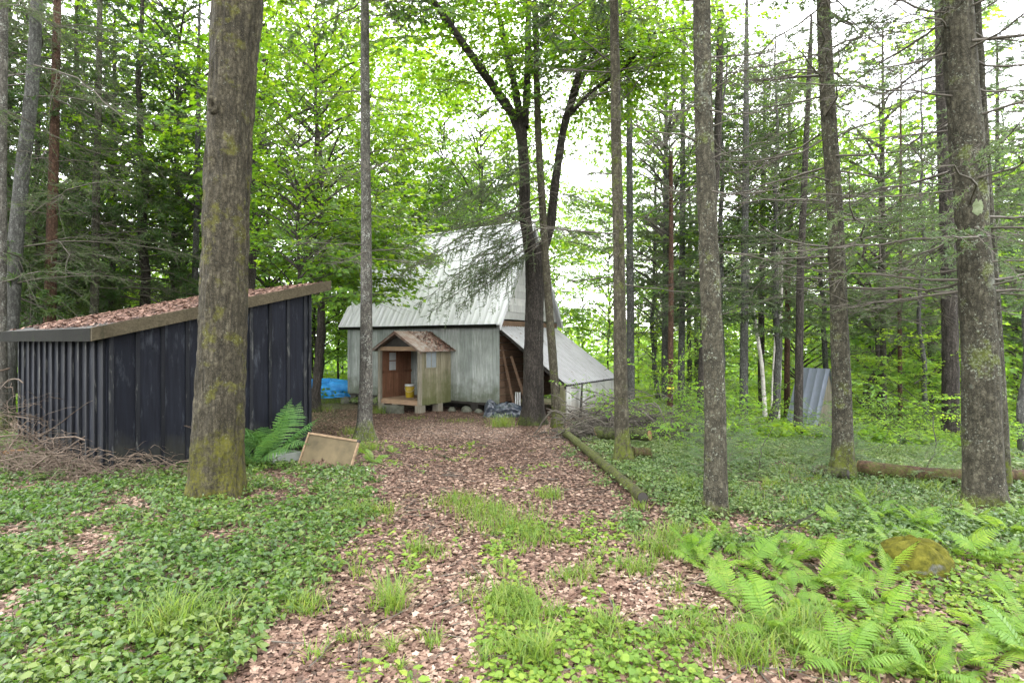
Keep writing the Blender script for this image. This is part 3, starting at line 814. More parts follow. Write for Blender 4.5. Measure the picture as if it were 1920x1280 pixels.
# ------------------------------------------------------------------ trunks
def trunk_geo(pts, sides=18, step=.12, flare=.35, flare_h=.28, rough=.05, seed=0, lean_noise=.01, cap=True, bark_amp=.0):
    """pts: rows of x, y, z, r from the foot up, local to the foot"""
    pts = np.array(pts, float); z = pts[:, 2]
    n = max(6, int((z[-1] - z[0]) / step)); zz = np.linspace(0, 1, n) ** 1.15 * (z[-1] - z[0]) + z[0]
    def sm(c):
        a = np.interp(zz, z, c); k = max(1, n // 24)
        ap = np.pad(a, k, mode='edge'); return np.array([ap[i:i + 2 * k + 1].mean() for i in range(n)])
    x, y, r = sm(pts[:, 0]), sm(pts[:, 1]), sm(pts[:, 3])
    x = x + lean_noise * fbm(zz * .6, zz * 0 + seed, seed + 1); y = y + lean_noise * fbm(zz * .6, zz * 0 + seed + 5, seed + 2)
    a = np.linspace(0, 2 * np.pi, sides, endpoint=False)
    h = np.maximum(zz, 0)[:, None]
    lobes = 1 + .5 * np.cos(a * 4 + seed) + .35 * np.cos(a * 3 + seed * 2.1)
    rr = r[:, None] * (1 + flare * np.exp(-h / flare_h) * np.maximum(lobes, .15)[None])
    A, Z = np.meshgrid(a / (2 * np.pi), zz)
    rr = rr * (1 + rough * fbm(A * 6, Z * 1.4, seed + 3, 2) * .8)
    if bark_amp: 
        wig = vnoise(A * 5, Z * 2.2, seed + 15, px=5) * .35
        rr = rr + bark_amp * (1 - 2.2 * np.abs(vnoise(A * 22 + 0, Z * 2.6 + wig, seed + 9, px=22))) + bark_amp * .5 * vnoise(A * 44, Z * 14, seed + 12, px=44)
    V = np.stack([x[:, None] + rr * np.cos(a), y[:, None] + rr * np.sin(a), np.broadcast_to(zz[:, None], rr.shape)], -1)
    i = np.arange(n * sides).reshape(n, sides)
    f = np.stack([i[:-1], np.roll(i[:-1], -1, 1), np.roll(i[1:], -1, 1), i[1:]], -1).reshape(-1, 4)
    g = Geo(); g.add(V, f, 0, smooth=True)
    if cap: g.Fc.append((i[-1:], 0, np.full(1, .5), False))
    return g

def px_path(rows, d):
    """rows of (pixel y, pixel x, pixel width) from the foot up -> local rows and the foot"""
    y0, x0, w0 = rows[0]
    f = Wp(x0, y0, d); f[2] = G(f[0], d)
    out = []
    for y, x, w in rows:
        p = Wp(x, y, d); out.append([p[0] - f[0], 0, p[2] - f[2], w / 2 / F * d / math.sqrt(1 + ((x - 960) / F) ** 2) * .97])
    out[0][2] = -.12
    (a, b) = (out[-2], out[-1])
    return out, f

def extend(rows, top, rtop):
    a, b = rows[-2], rows[-1]
    k = (top - b[2]) / max(b[2] - a[2], .1)
    rows.append([b[0] + (b[0] - a[0]) * k * .6, 0, top, rtop]); return rows

def trunk_at(rows, z):
    rows = np.array(rows); return np.array([np.interp(z, rows[:, 2], rows[:, 0]), np.interp(z, rows[:, 2], rows[:, 1]), z]), np.interp(z, rows[:, 2], rows[:, 3])

# shared bough meshes -------------------------------------------------
def protos(n, fn, name, mats):
    out = []
    for k in range(n):
        out.append((fn(np.random.default_rng(100 + k * 7 + len(name))), )) 
    return [(g[0], g[0].mesh(name, mats)) for g in out]
B_dead = protos(6, lambda r: needle_bough(r, L=r.uniform(1.3, 1.9), rise=r.uniform(-.1, .15), droop=r.uniform(.0, .25), up_tip=r.uniform(0, .25), rad=.013, per=55, need=.03, nw=.005, live=.75, spread=.34, n2=15), "branch", [M['twig'], M['spruce_needle']])
B_half = protos(6, lambda r: needle_bough(r, L=r.uniform(1.6, 2.3), rise=r.uniform(-.05, .1), droop=r.uniform(.05, .2), up_tip=r.uniform(0, .2), rad=.013, per=105, need=.042, nw=.0095, live=.30, spread=.40), "branch", [M['twig'], M['spruce_needle']])
B_hem = protos(5, lambda r: needle_bough(r, L=r.uniform(1.8, 2.5), rise=r.uniform(.0, .1), droop=r.uniform(.2, .4), rad=.015, per=110, need=.03, nw=.007, live=.15, spread=.42, hang=.35), "branch", [M['twig'], M['hemlock_needle']])
B_maple = protos(5, lambda r: leafy_bough(r, L=r.uniform(1.9, 2.6), leaf=.11, dens=1.15), "branch", [M['limb'], M['maple_leaf']])

def hang_branches(parent, rows, bank, zs, azs, els, scales, r, base=np.zeros(3), label=None):
    for z, az, el, s in zip(zs, azs, els, scales):
        p, rad = trunk_at(rows, z)
        p = p + np.array([math.cos(az), math.sin(az), 0]) * rad * .8
        me = bank[int(r.integers(len(bank)))][1]
        o = link("branch", me, parent); o.matrix_local = Matrix(bough_M(p, az, el, s, r.normal(0, .3)))

# shared crowns ------------------------------------------------------
def conifer_crown(r, H, z0, Rb, n, need, nw, per, mats, droop=.2, live=.1, shape=.9, gap=.0):
    g = Geo()
    bank = [needle_bough(r, L=2.0, rise=r.uniform(0, .12), droop=r.uniform(droop * .6, droop * 1.3), rad=.016, n2=13, per=per, need=need, nw=nw, live=live, spread=.40, hang=droop * .6, tert=True, sides=3) for _ in range(4)]
    for k in range(n):
        t = (k + r.random()) / n
        z = z0 + (H - z0) * t ** 1.05
        l = Rb * ((1 - t) ** shape) * r.uniform(.65, 1.15) + .25
        if r.random() < gap: continue
        g.merge(bank[int(r.integers(4))], bough_M((0, 0, z), k * 2.4 + r.normal(0, .4), r.normal(.02 + .5 * t, .12), l / 2.0, r.normal(0, .25)), r.normal(0, .15))
    return g.mesh("crown", mats)

def leaf_crown(r, H, z0, Rb, n, leaf, mats, dens=1.0, template=MAPLE, top=1.0):
    g = Geo()
    bank = [leafy_bough(r, L=2.2, leaf=leaf, template=template, dens=dens, sides=3, flat=.35) for _ in range(5)]
    for k in range(n):
        t = (k + r.random()) / n
        z = z0 + (H - z0) * t
        reach = Rb * math.sin(math.pi * (.18 + .80 * t)) ** .7
        az = k * 2.4 + r.normal(0, .5); rr = reach * r.uniform(.0, .72)
        el = r.normal(.10 + .5 * t ** 2, .22)
        p = np.array([math.cos(az) * rr, math.sin(az) * rr, z])
        if rr > .5:                                      # limb that carries the spray
            q = np.array([[0, 0, z - rr * .75], [math.cos(az) * rr * .5, math.sin(az) * rr * .5, z - rr * .30], [*p]])
            g.tubes(q[None], np.array([[.045, .03, .016]]) * (Rb / 3) , 4, 0)
        g.merge(bank[int(r.integers(5))], bough_M(p, az + r.normal(0, .4), el, r.uniform(.75, 1.25) * max(.5, Rb / 3.2)), r.normal(0, .15))
    return g.mesh("crown", mats)

r0 = np.random.default_rng(77)
C_spruce = [conifer_crown(r0, 14, 2.4, 2.6, 92, .085, .022, 66, [M['twig'], M['spruce_needle']], .2, .22, gap=.08) for _ in range(3)]
C_hem = [conifer_crown(r0, 12.5, 1.4, 2.6, 104, .08, .024, 66, [M['twig'], M['hemlock_needle']], .34, .08) for _ in range(3)]
C_maple = [leaf_crown(r0, 13, 3.6, 3.4, 66, .125, [M['limb'], M['maple_leaf']], .95) for _ in range(4)]
C_under = [leaf_crown(r0, 3.4, .5, 1.5, 22, .12, [M['limb'], M['bright_leaf']], .8) for _ in range(3)]
C_small = [leaf_crown(r0, 1.1, .18, .75, 9, .12, [M['limb'], M['mid_leaf']], .8, OVATE) for _ in range(3)]
C_seed = [conifer_crown(r0, .85, .05, .42, 20, .075, .024, 30, [M['twig'], M['seed_needle']], .05, .0) for _ in range(3)]
C_mid = [leaf_crown(r0, 11, 1.4, 3.2, 58, .17, [M['limb'], M['mid_leaf']], .62) for _ in range(3)]

def straight_trunk(H, r, seed, mat, name="trunk"):
    g = trunk_geo([[0, 0, -.15, r], [.03, .02, H * .4, r * .8], [0, .04, H, r * .15]], 10, .5, .3, .3, .05, seed, .12)
    return g.mesh(name, [mat])

# ------------------------------------------------------------------ the trees one can tell apart
def make_tree(name, rows, d, top, rtop, bark_m, label, cat="tree", sides=18, seed=0, flare=.35, bark_amp=0, group=None, crown=None, crown_s=1.0, crown_rz=0, crown_dz=0, step=.12, flare_h=.28, rough=.05):
    loc, f = px_path(rows, d)
    if top: loc = extend(loc, top, rtop)
    o = empty(name, tuple(f), label, cat, group)
    g = trunk_geo(loc, sides, step, flare, flare_h, rough, seed, .012, bark_amp=bark_amp)
    part("trunk", g, M[bark_m], o)
    if crown is not None:
        c = link("crown", crown, o); c.location = (loc[-1][0] * .6, 0, crown_dz); c.rotation_euler = (0, 0, crown_rz); c.scale = (crown_s,) * 3
    return o, loc, f

big_maple, bm_rows, bm_f = make_tree("maple_tree", [(925, 405, 104), (880, 406, 101), (640, 415, 93), (300, 427, 88), (60, 442, 94), (0, 446, 100)], 5.9, 7.0, .20, 'maple_bark',
    "thick brown maple trunk with yellow green moss in front of the black shed", sides=110, seed=3, flare=.24, flare_h=.16, bark_amp=.014, step=.020, crown=None)
g = Geo()
kp, kr = trunk_at(bm_rows, Wp(0, 215, 5.9)[2] - bm_f[2])
a = np.linspace(0, 2 * np.pi, 24, endpoint=False)
for i, (rad, dep) in enumerate(((.085, .0), (.075, .045), (.045, .06), (.02, .03), (.004, .01))):
    ring = np.stack([np.cos(a) * rad * (.8 + .12 * np.sin(3 * a + i)), np.full(24, -dep), np.sin(a) * rad * (1.25 + .15 * np.cos(2 * a + i))], -1)
    g.V.append(ring + kp + np.array([-.055, -kr * .96, 0])); g.n += 24
for i in range(4):
    b = i * 24 + np.arange(24); g.Fc.append((np.stack([b, np.roll(b, -1), np.roll(b, -1) + 24, b + 24], 1), 0, np.full(24, .5), True))
part("knot", g, M['maple_bark'], big_maple)
big_c = link("crown", C_maple[0], big_maple); big_c.location = (.3, .4, 5.2); big_c.scale = (.9, .9, .6)

def fir(rows, d, label, bark_m='fir_bark', top=9.5, n=0, zr=(1.5, 5), bank=B_dead, seed=0, sc=(.6, 1.1), crown=None, crown_s=.7, crown_dz=3.5, amp=.004, sides=36, step=.05, azr=None, name="fir_tree", flare=.35, flare_h=.25):
    o, loc, f = make_tree(name, rows, d, top, loc_r(rows, d) * .35, bark_m, label, sides=sides, seed=seed, bark_amp=amp, step=step, crown=crown, crown_s=crown_s, crown_rz=seed * 1.3, crown_dz=crown_dz, flare=flare, flare_h=flare_h)
    r = np.random.default_rng(seed + 400)
    if n:
        zs = np.sort(r.uniform(*zr, n))
        az = np.arange(n) * 2.4 + r.normal(0, .5, n) if azr is None else r.uniform(*azr, n)
        hang_branches(o, loc, bank, zs, az, r.normal(.02, .16, n), r.uniform(*sc, n), r)
    return o, loc, f
slim = []
def loc_r(rows, d): return rows[-1][2] / 2 / F * d

fir([(830, 684, 40), (800, 683, 29), (700, 687, 25), (400, 686, 20), (0, 684, 16)], 10.0, "slender lichen grey fir with green mossy foot beside the path to the porch", 'pale_bark', n=24, zr=(3.0, 8), seed=21, sc=(.5, 1.0), crown=C_spruce[0], crown_s=.7, crown_dz=6.0, flare=.55, flare_h=.22)
fir([(893, 1172, 42), (850, 1168, 28), (706, 1164, 26), (480, 1161, 22), (300, 1156, 20), (0, 1152, 16)], 7.6, "mossy slim spruce beside the cut logs right of the lean-to", 'moss_bark', crown=C_spruce[1], crown_s=.75, crown_dz=4.6, n=22, zr=(2.2, 6.4), seed=22, sc=(.5, .95), flare=.5, flare_h=.22)
fir([(985, 1343, 50), (933, 1342, 45), (706, 1338, 40), (540, 1331, 39), (300, 1322, 36), (0, 1315, 33)], 5.17, "speckled grey brown spruce standing in the ferns right of the path", 'spruce_bark', crown=C_spruce[2], crown_s=.8, crown_dz=4.4, n=16, zr=(2.3, 4.9), seed=23, sc=(.4, .85), amp=.004, sides=64, step=.03, flare=.34, flare_h=.15)
fir([(925, 1580, 60), (895, 1580, 48), (865, 1581, 42), (706, 1578, 38), (480, 1569, 33), (200, 1553, 30), (0, 1543, 27)], 6.6, "mossy footed spruce with bare side branches in front of the outhouse", 'spruce_moss_bark', crown=C_spruce[0], crown_s=.85, crown_dz=4.4, n=48, zr=(2.1, 6.6), bank=B_dead + B_dead + B_half, seed=24, sc=(.7, 1.25), sides=56, step=.03, flare=.38)
rb, rb_rows, rb_f = fir([(968, 1846, 96), (933, 1842, 82), (706, 1838, 77), (480, 1826, 69), (300, 1813, 69), (0, 1791, 65)], 5.5, "thick lichen speckled spruce trunk at the right with a pale green lichen patch", 'spruce_bark', crown=C_spruce[1], crown_s=.95, crown_dz=4.0, n=50, zr=(2.0, 5.9), bank=B_dead + B_dead + B_half, seed=25, sc=(.7, 1.35), sides=90, step=.025, amp=.006, flare=.28, flare_h=.16)
fir([(935, 1888, 24), (800, 1880, 22), (640, 1872, 20), (300, 1850, 18), (0, 1830, 15)], 5.95, "thin spruce trunk pressed close behind the thick lichen speckled one", 'fir_bark', seed=26, flare=.1)
fir([(772, 1183, 17), (640, 1182, 15), (300, 1180, 13), (0, 1179, 10)], 16, "thin grey trunk just beyond the lean-to's low corner", 'grey_bark', n=18, zr=(3, 11), bank=B_half, seed=27, top=13, sides=14, amp=0, step=.15)
dead, dead_rows, dead_f = fir([(826, 1256, 12), (600, 1258, 11), (284, 1258, 7)], 13, "reddish broken off dead pole trunk with a yellow ribbon", 'red_bark', top=None, n=8, zr=(3.5, 6.5), seed=28, sc=(.3, .6), sides=14, amp=0, step=.15, name="dead_tree")
p, rd = trunk_at(dead_rows, Wp(0, 727, 13)[2] - dead_f[2])
g = Geo(); g.tubes([[p - [0, 0, .02], p + [0, 0, .02]]], rd * 1.22 + .004, 12); part("ribbon", g, M['ribbon'], dead)
fir([(752, 1247, 14), (640, 1247, 13), (300, 1249, 9)], 20, "pale grey trunk far behind the reddish dead pole", 'grey_bark', seed=29, top=13, sides=12, amp=0, step=.2, crown=C_spruce[0], crown_dz=2, crown_s=.8)
fir([(782, 1277, 14), (640, 1278, 13), (100, 1281, 9)], 17, "straight grey trunk beyond the reddish dead pole, hung with small boughs", 'grey_bark', seed=30, n=26, zr=(3.5, 10), bank=B_half, top=13, sides=12, amp=0, step=.2)
fir([(815, 1312, 16), (640, 1318, 16), (300, 1345, 15), (0, 1352, 14)], 12.5, "dark leaning trunk half hidden behind the speckled spruce in the ferns", 'dark_bark', seed=31, n=22, zr=(2.5, 9), bank=B_half, sides=16, amp=.0, step=.12)
fir([(803, 1394, 18), (640, 1395, 16), (300, 1398, 13), (60, 1400, 9)], 14.5, "blue grey upright trunk between the two nearer spruces", 'grey_bark', seed=32, n=28, zr=(3, 10), bank=B_half, top=12, sides=14, amp=0, step=.15)
fir([(762, 1428, 14), (560, 1427, 12), (300, 1432, 9)], 20, "dark brown trunk behind the leaning birch", 'dark_bark', seed=33, top=12, sides=12, amp=0, step=.2, crown=C_spruce[1], crown_dz=2.5, crown_s=.8)
fir([(782, 1475, 12), (560, 1477, 11), (300, 1480, 8)], 18, "brown slim trunk just left of the outhouse", 'red_bark', seed=34, n=20, zr=(4, 11), bank=B_half, top=12, sides=12, amp=0, step=.2)
fir([(828, 1497, 22), (800, 1497, 18), (500, 1501, 15), (80, 1520, 9)], 12.5, "dark straight spruce touching the outhouse roof edge", 'dark_bark', seed=35, n=34, zr=(2.8, 9.5), bank=B_half, sides=16, amp=0, step=.12)
fir([(805, 1658, 14), (600, 1655, 12), (450, 1655, 10)], 16.5, "grey brown trunk right of the outhouse", 'fir_bark', seed=36, top=12, sides=12, amp=0, step=.2, crown=C_spruce[2], crown_s=.8, crown_dz=1.2)
fir([(812, 1688, 10), (600, 1687, 9), (450, 1688, 7)], 15, "thin reddish trunk among bright saplings", 'red_bark', seed=37, top=10, sides=10, amp=0, step=.2, n=16, zr=(2, 7), bank=B_half)
pine, pine_rows, _ = fir([(818, 1782, 38), (640, 1782, 33), (300, 1772, 28), (150, 1766, 25)], 13, "big dark furrowed trunk behind the thick lichen speckled spruce", 'dark_bark', seed=38, top=14, sides=40, amp=.012, step=.06, n=20, zr=(4, 10), bank=B_half, name="pine_tree")
fir([(640, 1872, 12), (300, 1870, 10)], 17, "slim dark trunk beside the right edge of the wood", 'dark_bark', seed=39, top=12, sides=10, amp=0, step=.2, crown=C_spruce[0], crown_s=.9, crown_dz=1)
for rows, lab, sd in (([(772, 1437, 9), (680, 1428, 8), (560, 1409, 7), (450, 1396, 6)], "thin white birch stem leaning left among the spruces", 40),
                      ([(806, 1456, 11), (700, 1461, 9), (560, 1464, 8), (440, 1467, 6)], "upright white birch stem, brightest of the birches", 41),
                      ([(785, 1446, 6), (700, 1450, 5), (560, 1458, 5), (440, 1460, 4)], "thinnest faint birch stem behind the upright one", 42)):
    make_tree("birch_tree", rows, 16.5, 9, .015, 'birch_bark', lab, sides=10, seed=sd, step=.15, group="birches in the spruce wood", crown=C_maple[sd % 4], crown_s=.5, crown_dz=3.5)

for px, d, s, sd, lab in ((1735, 14.5, .70, 53, "slim spruce with thin boughs left of the thick speckled trunk"), (1930, 9.5, .62, 54, "slim spruce with thin boughs at the right edge"),
                      (1450, 15.0, .7, 55, "slim spruce with thin boughs in front of the birches"), (1545, 19.0, .95, 56, "spruce crown rising behind the outhouse"), (1230, 22.0, .8, 57, "spruce standing behind the lean-to's right side"), (1350, 15.5, .8, 58, "spruce rising between the leaning dark trunk and the blue grey one")):
    slim.append((px, d, s, sd, lab))

# the pair in front of the house
mo, mrows, mf = make_tree("maple_tree", [(792, 1000, 46), (765, 1000, 39), (650, 1000, 36), (560, 1003, 34), (490, 1003, 36), (465, 1001, 31)], 13.0, None, 0, 'dark_bark',
    "forked dark maple before the lean-to, its limbs spreading over the roof", sides=48, seed=50, bark_amp=.012, step=.06, flare=.3)
def limb(parent, f, d, rows, mat='dark_bark', seed=0):
    P = []; Rr = []
    for px, py, w, dd in rows:
        p = Wp(px, py, d + dd) - f; P.append(p); Rr.append(w / 2 / F * d * .83)
    P = np.array(P); Rr = np.array(Rr); m = 8 * len(rows)
    t = np.linspace(0, len(rows) - 1, m); k = np.arange(len(rows))
    Q = np.stack([np.interp(t, k, P[:, i]) for i in range(3)], -1)
    for _ in range(6): Q[1:-1] = (Q[:-2] + Q[1:-1] * 2 + Q[2:]) / 4
    g = Geo(); g.tubes(Q[None], np.interp(t, k, Rr)[None] * (1 + .05 * np.sin(t * 9 + seed)), 14)
    return part("limb", g, M[mat], parent), Q
limbs = []
for i, rows in enumerate(([(996, 480, 30, 0), (983, 400, 26, -.1), (984, 330, 24, -.1), (978, 250, 24, 0), (962, 215, 22, 0), (905, 135, 18, -.3), (860, 70, 15, -.7), (805, -10, 12, -1.2), (740, -110, 8, -1.8)],
                          [(981, 255, 20, 0), (965, 160, 16, .3), (945, 75, 13, .6), (925, -20, 10, .9), (905, -120, 6, 1.2)],
                          [(984, 240, 18, 0), (990, 120, 15, .1), (991, 0, 13, .1), (993, -140, 8, .1)],
                          [(1010, 485, 26, 0), (1032, 430, 22, .1), (1040, 350, 20, .1), (1056, 240, 17, 0), (1075, 175, 15, -.2), (1103, 70, 12, -.4), (1120, -40, 9, -.6), (1135, -150, 5, -.8)],
                          [(1060, 225, 12, 0), (1090, 150, 10, .5), (1110, 110, 8, .8), (1140, 60, 6, 1.2)],
                          [(1062, 222, 10, 0), (1110, 170, 8, -.4), (1170, 130, 6, -.9), (1230, 60, 4, -1.5)])):
    limbs.append(limb(mo, mf, 13.0, rows, seed=i))
r = np.random.default_rng(9)
for k in range(165):                                       # leafy boughs along the limbs
    L_, Q = limbs[int(r.integers(len(limbs)))]
    i = int(r.integers(len(Q) * .48, len(Q)))
    az = r.uniform(0, 2 * math.pi)
    o = link("branch", B_maple[int(r.integers(5))][1], mo)
    o.matrix_local = Matrix(bough_M(Q[i], az, r.normal(.1, .3), r.uniform(.5, 1.0), r.normal(0, .2)))
hx, hrows, hf = fir([(806, 1045, 22), (780, 1044, 17), (640, 1034, 16), (450, 1020, 15), (250, 1009, 13), (0, 1003, 11)], 12.5, "slim spruce leaning against the forked maple before the lean-to", 'moss_bark', n=14, zr=(4.2, 9.5), bank=B_half, seed=51, sc=(.5, .9), sides=24, amp=.004, flare=.35)
# boughs that trail down in front of the roof
HB = protos(3, lambda r: needle_bough(r, L=3.2, rise=-.12, droop=.10, rad=.017, n2=40, per=120, need=.038, nw=.010, live=.10, spread=.30, hang=.6), "branch", [M['twig'], M['spruce_needle']])
for (px, py, az, el, s, roll) in ((1016, 425, 2.95, -.32, 1.0, .1), (1014, 385, 3.25, -.08, .95, -.1), (1018, 455, 3.05, -.45, .75, 0), (1012, 330, 2.85, -.12, .85, .2), (1020, 470, 3.3, -.18, .62, .1), (1010, 300, 3.4, -.3, .9, 0), (1018, 440, 2.7, -.25, .9, 0), (1016, 400, 3.0, -.22, 1.05, .2), (1016, 365, 3.1, -.3, 1.1, 0), (1018, 450, 2.85, -.35, .95, .1), (1012, 410, 3.35, -.38, .8, .1), (1010, 270, 2.9, -.05, .8, .1),
                                  (1018, 420, .15, .02, .7, 0), (1014, 350, -.2, -.15, .7, 0)):
    p = Wp(px, py, 12.5) - hf
    o = link("branch", HB[int(r.integers(3))][1], hx); o.matrix_local = Matrix(bough_M(p, az, el, s, roll))
#--MID--
def rows_from(px_rows, d):
    """put a foot row under pixel rows for a trunk standing at distance d"""
    y, x, w = px_rows[0]; x0 = x
    if len(px_rows) > 1:
        y1, x1, _ = px_rows[1]
    fx = (x0 - 960) / F * d
    fy = 640 + (EYE - float(G(fx, d))) / d * F
    if len(px_rows) > 1: x0 = x + (x - x1) / (y - y1) * (fy - y)
    return [(fy, x0, w * 1.25)] + px_rows

for rows, d, mat, lab, sd, n in (
        ([(560, 22, 36), (400, 35, 32), (150, 62, 28), (0, 70, 24)], 11, 'grey_bark', "grey lichen trunk leaning right at the left edge behind the shed", 60, 18),
        ([(500, 2, 24), (200, 4, 22), (0, 6, 20)], 10, 'pale_bark', "pale grey trunk cut by the left edge of the view", 61, 8),
        ([(560, 94, 25), (300, 101, 21), (0, 108, 16)], 12, 'red_bark', "reddish brown hemlock trunk rising behind the low end of the shed", 62, 26),
        ([(560, 177, 18), (200, 184, 14), (0, 188, 11)], 14, 'fir_bark', "mid grey hemlock trunk second behind the shed roof", 63, 24),
        ([(560, 62, 14), (200, 72, 10)], 14.5, 'dark_bark', "thin dark trunk between the grey and the reddish brown trunks", 64, 10),
        ([(560, 210, 14), (200, 214, 10)], 17, 'dark_bark', "slim dark trunk above the leaf covered shed roof", 65, 18),
        ([(560, 365, 13), (200, 372, 10)], 16, 'grey_bark', "slim trunk showing just left of the thick mossy maple", 66, 10)):
    fir(rows_from(rows, d), d, lab, mat, top=12, n=n, zr=(2.6, 9), bank=B_hem, seed=sd, sides=16, amp=0, step=.12, sc=(.7, 1.35), name="hemlock_tree")

def simple_tree(name, px, d, r, H, mat, crown, cs, label, seed, group=None, dz=0, csz=None, cat="tree"):
    x = (px - 960) / F * d; z = float(G(x, d))
    o = empty(name, (x, d, z), label, cat, group, rz=seed * 1.7)
    g = trunk_geo([[0, 0, -.15, r * 1.15], [.08, .03, H * .3, r * .9], [.02, .1, H, r * .15]], 14, .2, .3, .3, .05, seed, .15)
    part("trunk", g, M[mat], o)
    c = link("crown", crown, o, (0, 0, dz)); c.scale = (cs, cs, csz or cs)
    return o

for px, d, s, sd, lab in slim:
    simple_tree("spruce_tree", px, d, .055 if d < 15 else .09, 11, 'grey_bark', C_spruce[sd % 3], s, lab, sd, dz=1.0 if d < 13 else .6, csz=s * 1.15)
# bright maple whose low boughs reach in front of the roof's left end
mp = simple_tree("maple_tree", 592, 15.5, .11, 11, 'dark_bark', C_maple[1], .9, "bright green maple growing between the shed and the house, low boughs over the roof", 70, dz=.4)
mp2 = simple_tree("maple_tree", 560, 12.2, .05, 6, 'dark_bark', C_maple[2], .45, "small bright maple right behind the tall end of the shed", 71, dz=1.6)
r = np.random.default_rng(31)
for o, n, zlo, zhi, az0, sc in ((mp, 22, 2.8, 5.2, (-1.0, .35), (.8, 1.35)), (mp2, 12, 2.6, 5.0, (-1.2, 1.0), (.6, 1.0))):
    for k in range(n):
        az = r.uniform(*az0) - o.rotation_euler.z
        q = link("branch", B_maple[int(r.integers(5))][1], o)
        q.matrix_local = Matrix(bough_M((0, 0, r.uniform(zlo, zhi)), az, r.normal(.08, .15), r.uniform(*sc), r.normal(0, .15)))

for px, d, s, lab, sd in ((480, 17, 1.0, "leafy maple behind the shed's high roof edge", 72), (330, 18, 1.05, "leafy maple seen left of the thick mossy trunk", 73),
                          (690, 27, 1.15, "tall maple behind the house's left gable", 74), (830, 29, 1.2, "tall maple behind the middle of the tin roof", 75),
                          (900, 25.5, 1.05, "maple behind the ridge's right half", 76), (600, 24, 1.1, "maple beyond the blue tarp", 77),
                          (760, 33, 1.3, "tallest of the maples far behind the roof", 78), (60, 22, 1.15, "bright maple behind the dark hemlocks at far left", 79), (200, 23, 1.2, "bright maple glowing behind the hemlocks over the shed", 85)):
    simple_tree("maple_tree", px, d, .14, 12, 'dark_bark', C_maple[sd % 4], s, lab, sd, dz=.8)

for px, d, s, lab, sd in ((20, 14, .95, "dark hemlock at the left edge behind the brush pile", 80), (140, 16.5, 1.05, "dense dark hemlock behind the shed's low end", 81),
                          (265, 15.5, 1.0, "dark hemlock above the middle of the shed roof", 82), (-80, 11.5, .9, "dark hemlock reaching in from beyond the left edge", 83)):
    simple_tree("hemlock_tree", px, d, .13, 14, 'dark_bark', C_hem[sd % 3], s * 1.1, lab, sd, dz=.7, csz=s * 1.45)

# ---- trees deep in the wood: copies of a few kinds
trunk_dark = straight_trunk(12.5, .13, 1, M['dark_bark']); trunk_grey = straight_trunk(12.5, .12, 2, M['grey_bark']); trunk_slim = straight_trunk(11, .07, 3, M['dark_bark'])
placed = []
def free(x, y, gap):
    if any((x - a) ** 2 + (y - b) ** 2 < gap * gap for a, b in placed): return False
    placed.append((x, y)); return True
r = np.random.default_rng(5)
kinds = {'spruce': ("spruce_tree", C_spruce, trunk_grey, "grey green spruce standing deep in the wood, trunk bare below", "spruces deep in the wood"),
         'hem': ("hemlock_tree", C_hem, trunk_dark, "dark drooping hemlock standing deep in the wood", "hemlocks deep in the wood"),
         'maple': ("maple_tree", C_maple, trunk_slim, "bright leafy maple standing deep in the wood", "maples deep in the wood"),
         'mid': ("hardwood_tree", C_mid, trunk_slim, "leafy hardwood with low branches filling the wood's far background", "hardwoods of the far background")}
count = 0
for i in range(4000):
    if count >= 128: break
    y = 17 + 33 * r.random() ** .8; x = y * r.uniform(-1.12, 1.12); u = x / y
    if -8.5 < x < 4.2 and y < 25: continue
    if y < 20 and u < -.5: continue
    if .03 < u < .24 and y < 38: continue
    if abs(x - 8.7) < 2.0 and y < 20: continue
    if not free(x, y, 2.4): continue
    q = r.random()
    if u > .3: k = 'spruce' if q < .33 else ('mid' if q < .80 else 'maple')
    elif u < -.55: k = 'hem' if q < .45 else ('maple' if q < .7 else 'mid')
    else: k = 'maple' if q < .5 else 'mid'
    if y > 34 and r.random() < .35: k = 'mid'
    nm, cr, tr, lab, grp = kinds[k]
    s = r.uniform(.8, 1.15)
    o = empty(nm, (x, y, float(G(x, y))), lab, "tree", grp, rz=r.uniform(0, 6.28))
    link("trunk", tr, o).scale = (s, s, s)
    c = link("crown", cr[int(r.integers(len(cr)))], o); c.scale = (s, s, s * r.uniform(.9, 1.15))
    count += 1
# saplings and bushes below them
for lab, grp, bank, n, reg, sc, nm, cat in (
        ("sunlit yellow green maple sapling in the wood's understorey", "saplings of the understorey", C_under, 36, (19, 36, .16, 1.05), (.7, 1.3), "sapling", "sapling"),
        ("sunlit maple sapling in the undergrowth left of the house", "saplings left of the house", C_under, 16, (14, 30, -1.0, -.32), (.6, 1.0), "sapling", "sapling"),
        ("low broad leaved bush on the wood floor right of the path", "low bushes on the wood floor", C_small, 40, (8.2, 19, .24, 1.0), (.45, .95), "bush", "bush"),
        ("small dark evergreen seedling among the right-hand trunks", "evergreen seedlings on the wood floor", C_seed, 30, (6.2, 12.5, .24, .75), (.4, .9), "spruce_seedling", "seedling")):
    made = 0
    for i in range(3000):
        if made >= n: break
        y = r.uniform(reg[0], reg[1]); u = r.uniform(reg[2], reg[3]); x = u * y
        if -8.2 < x < 4.0 and 14 < y < 24: continue
        if .47 < u < .61 and 8.5 < y < 20: continue
        if bank is C_seed and vnoise(x * .55, y * .55, 4) < -.05: continue
        s = r.uniform(*sc)
        o = empty(nm, (x, y, float(G(x, y)) - .03), lab, cat, grp, rz=r.uniform(0, 6.28))
        c = link("crown", bank[int(r.integers(3))], o); c.scale = (s, s, s * r.uniform(.8, 1.2))
        made += 1
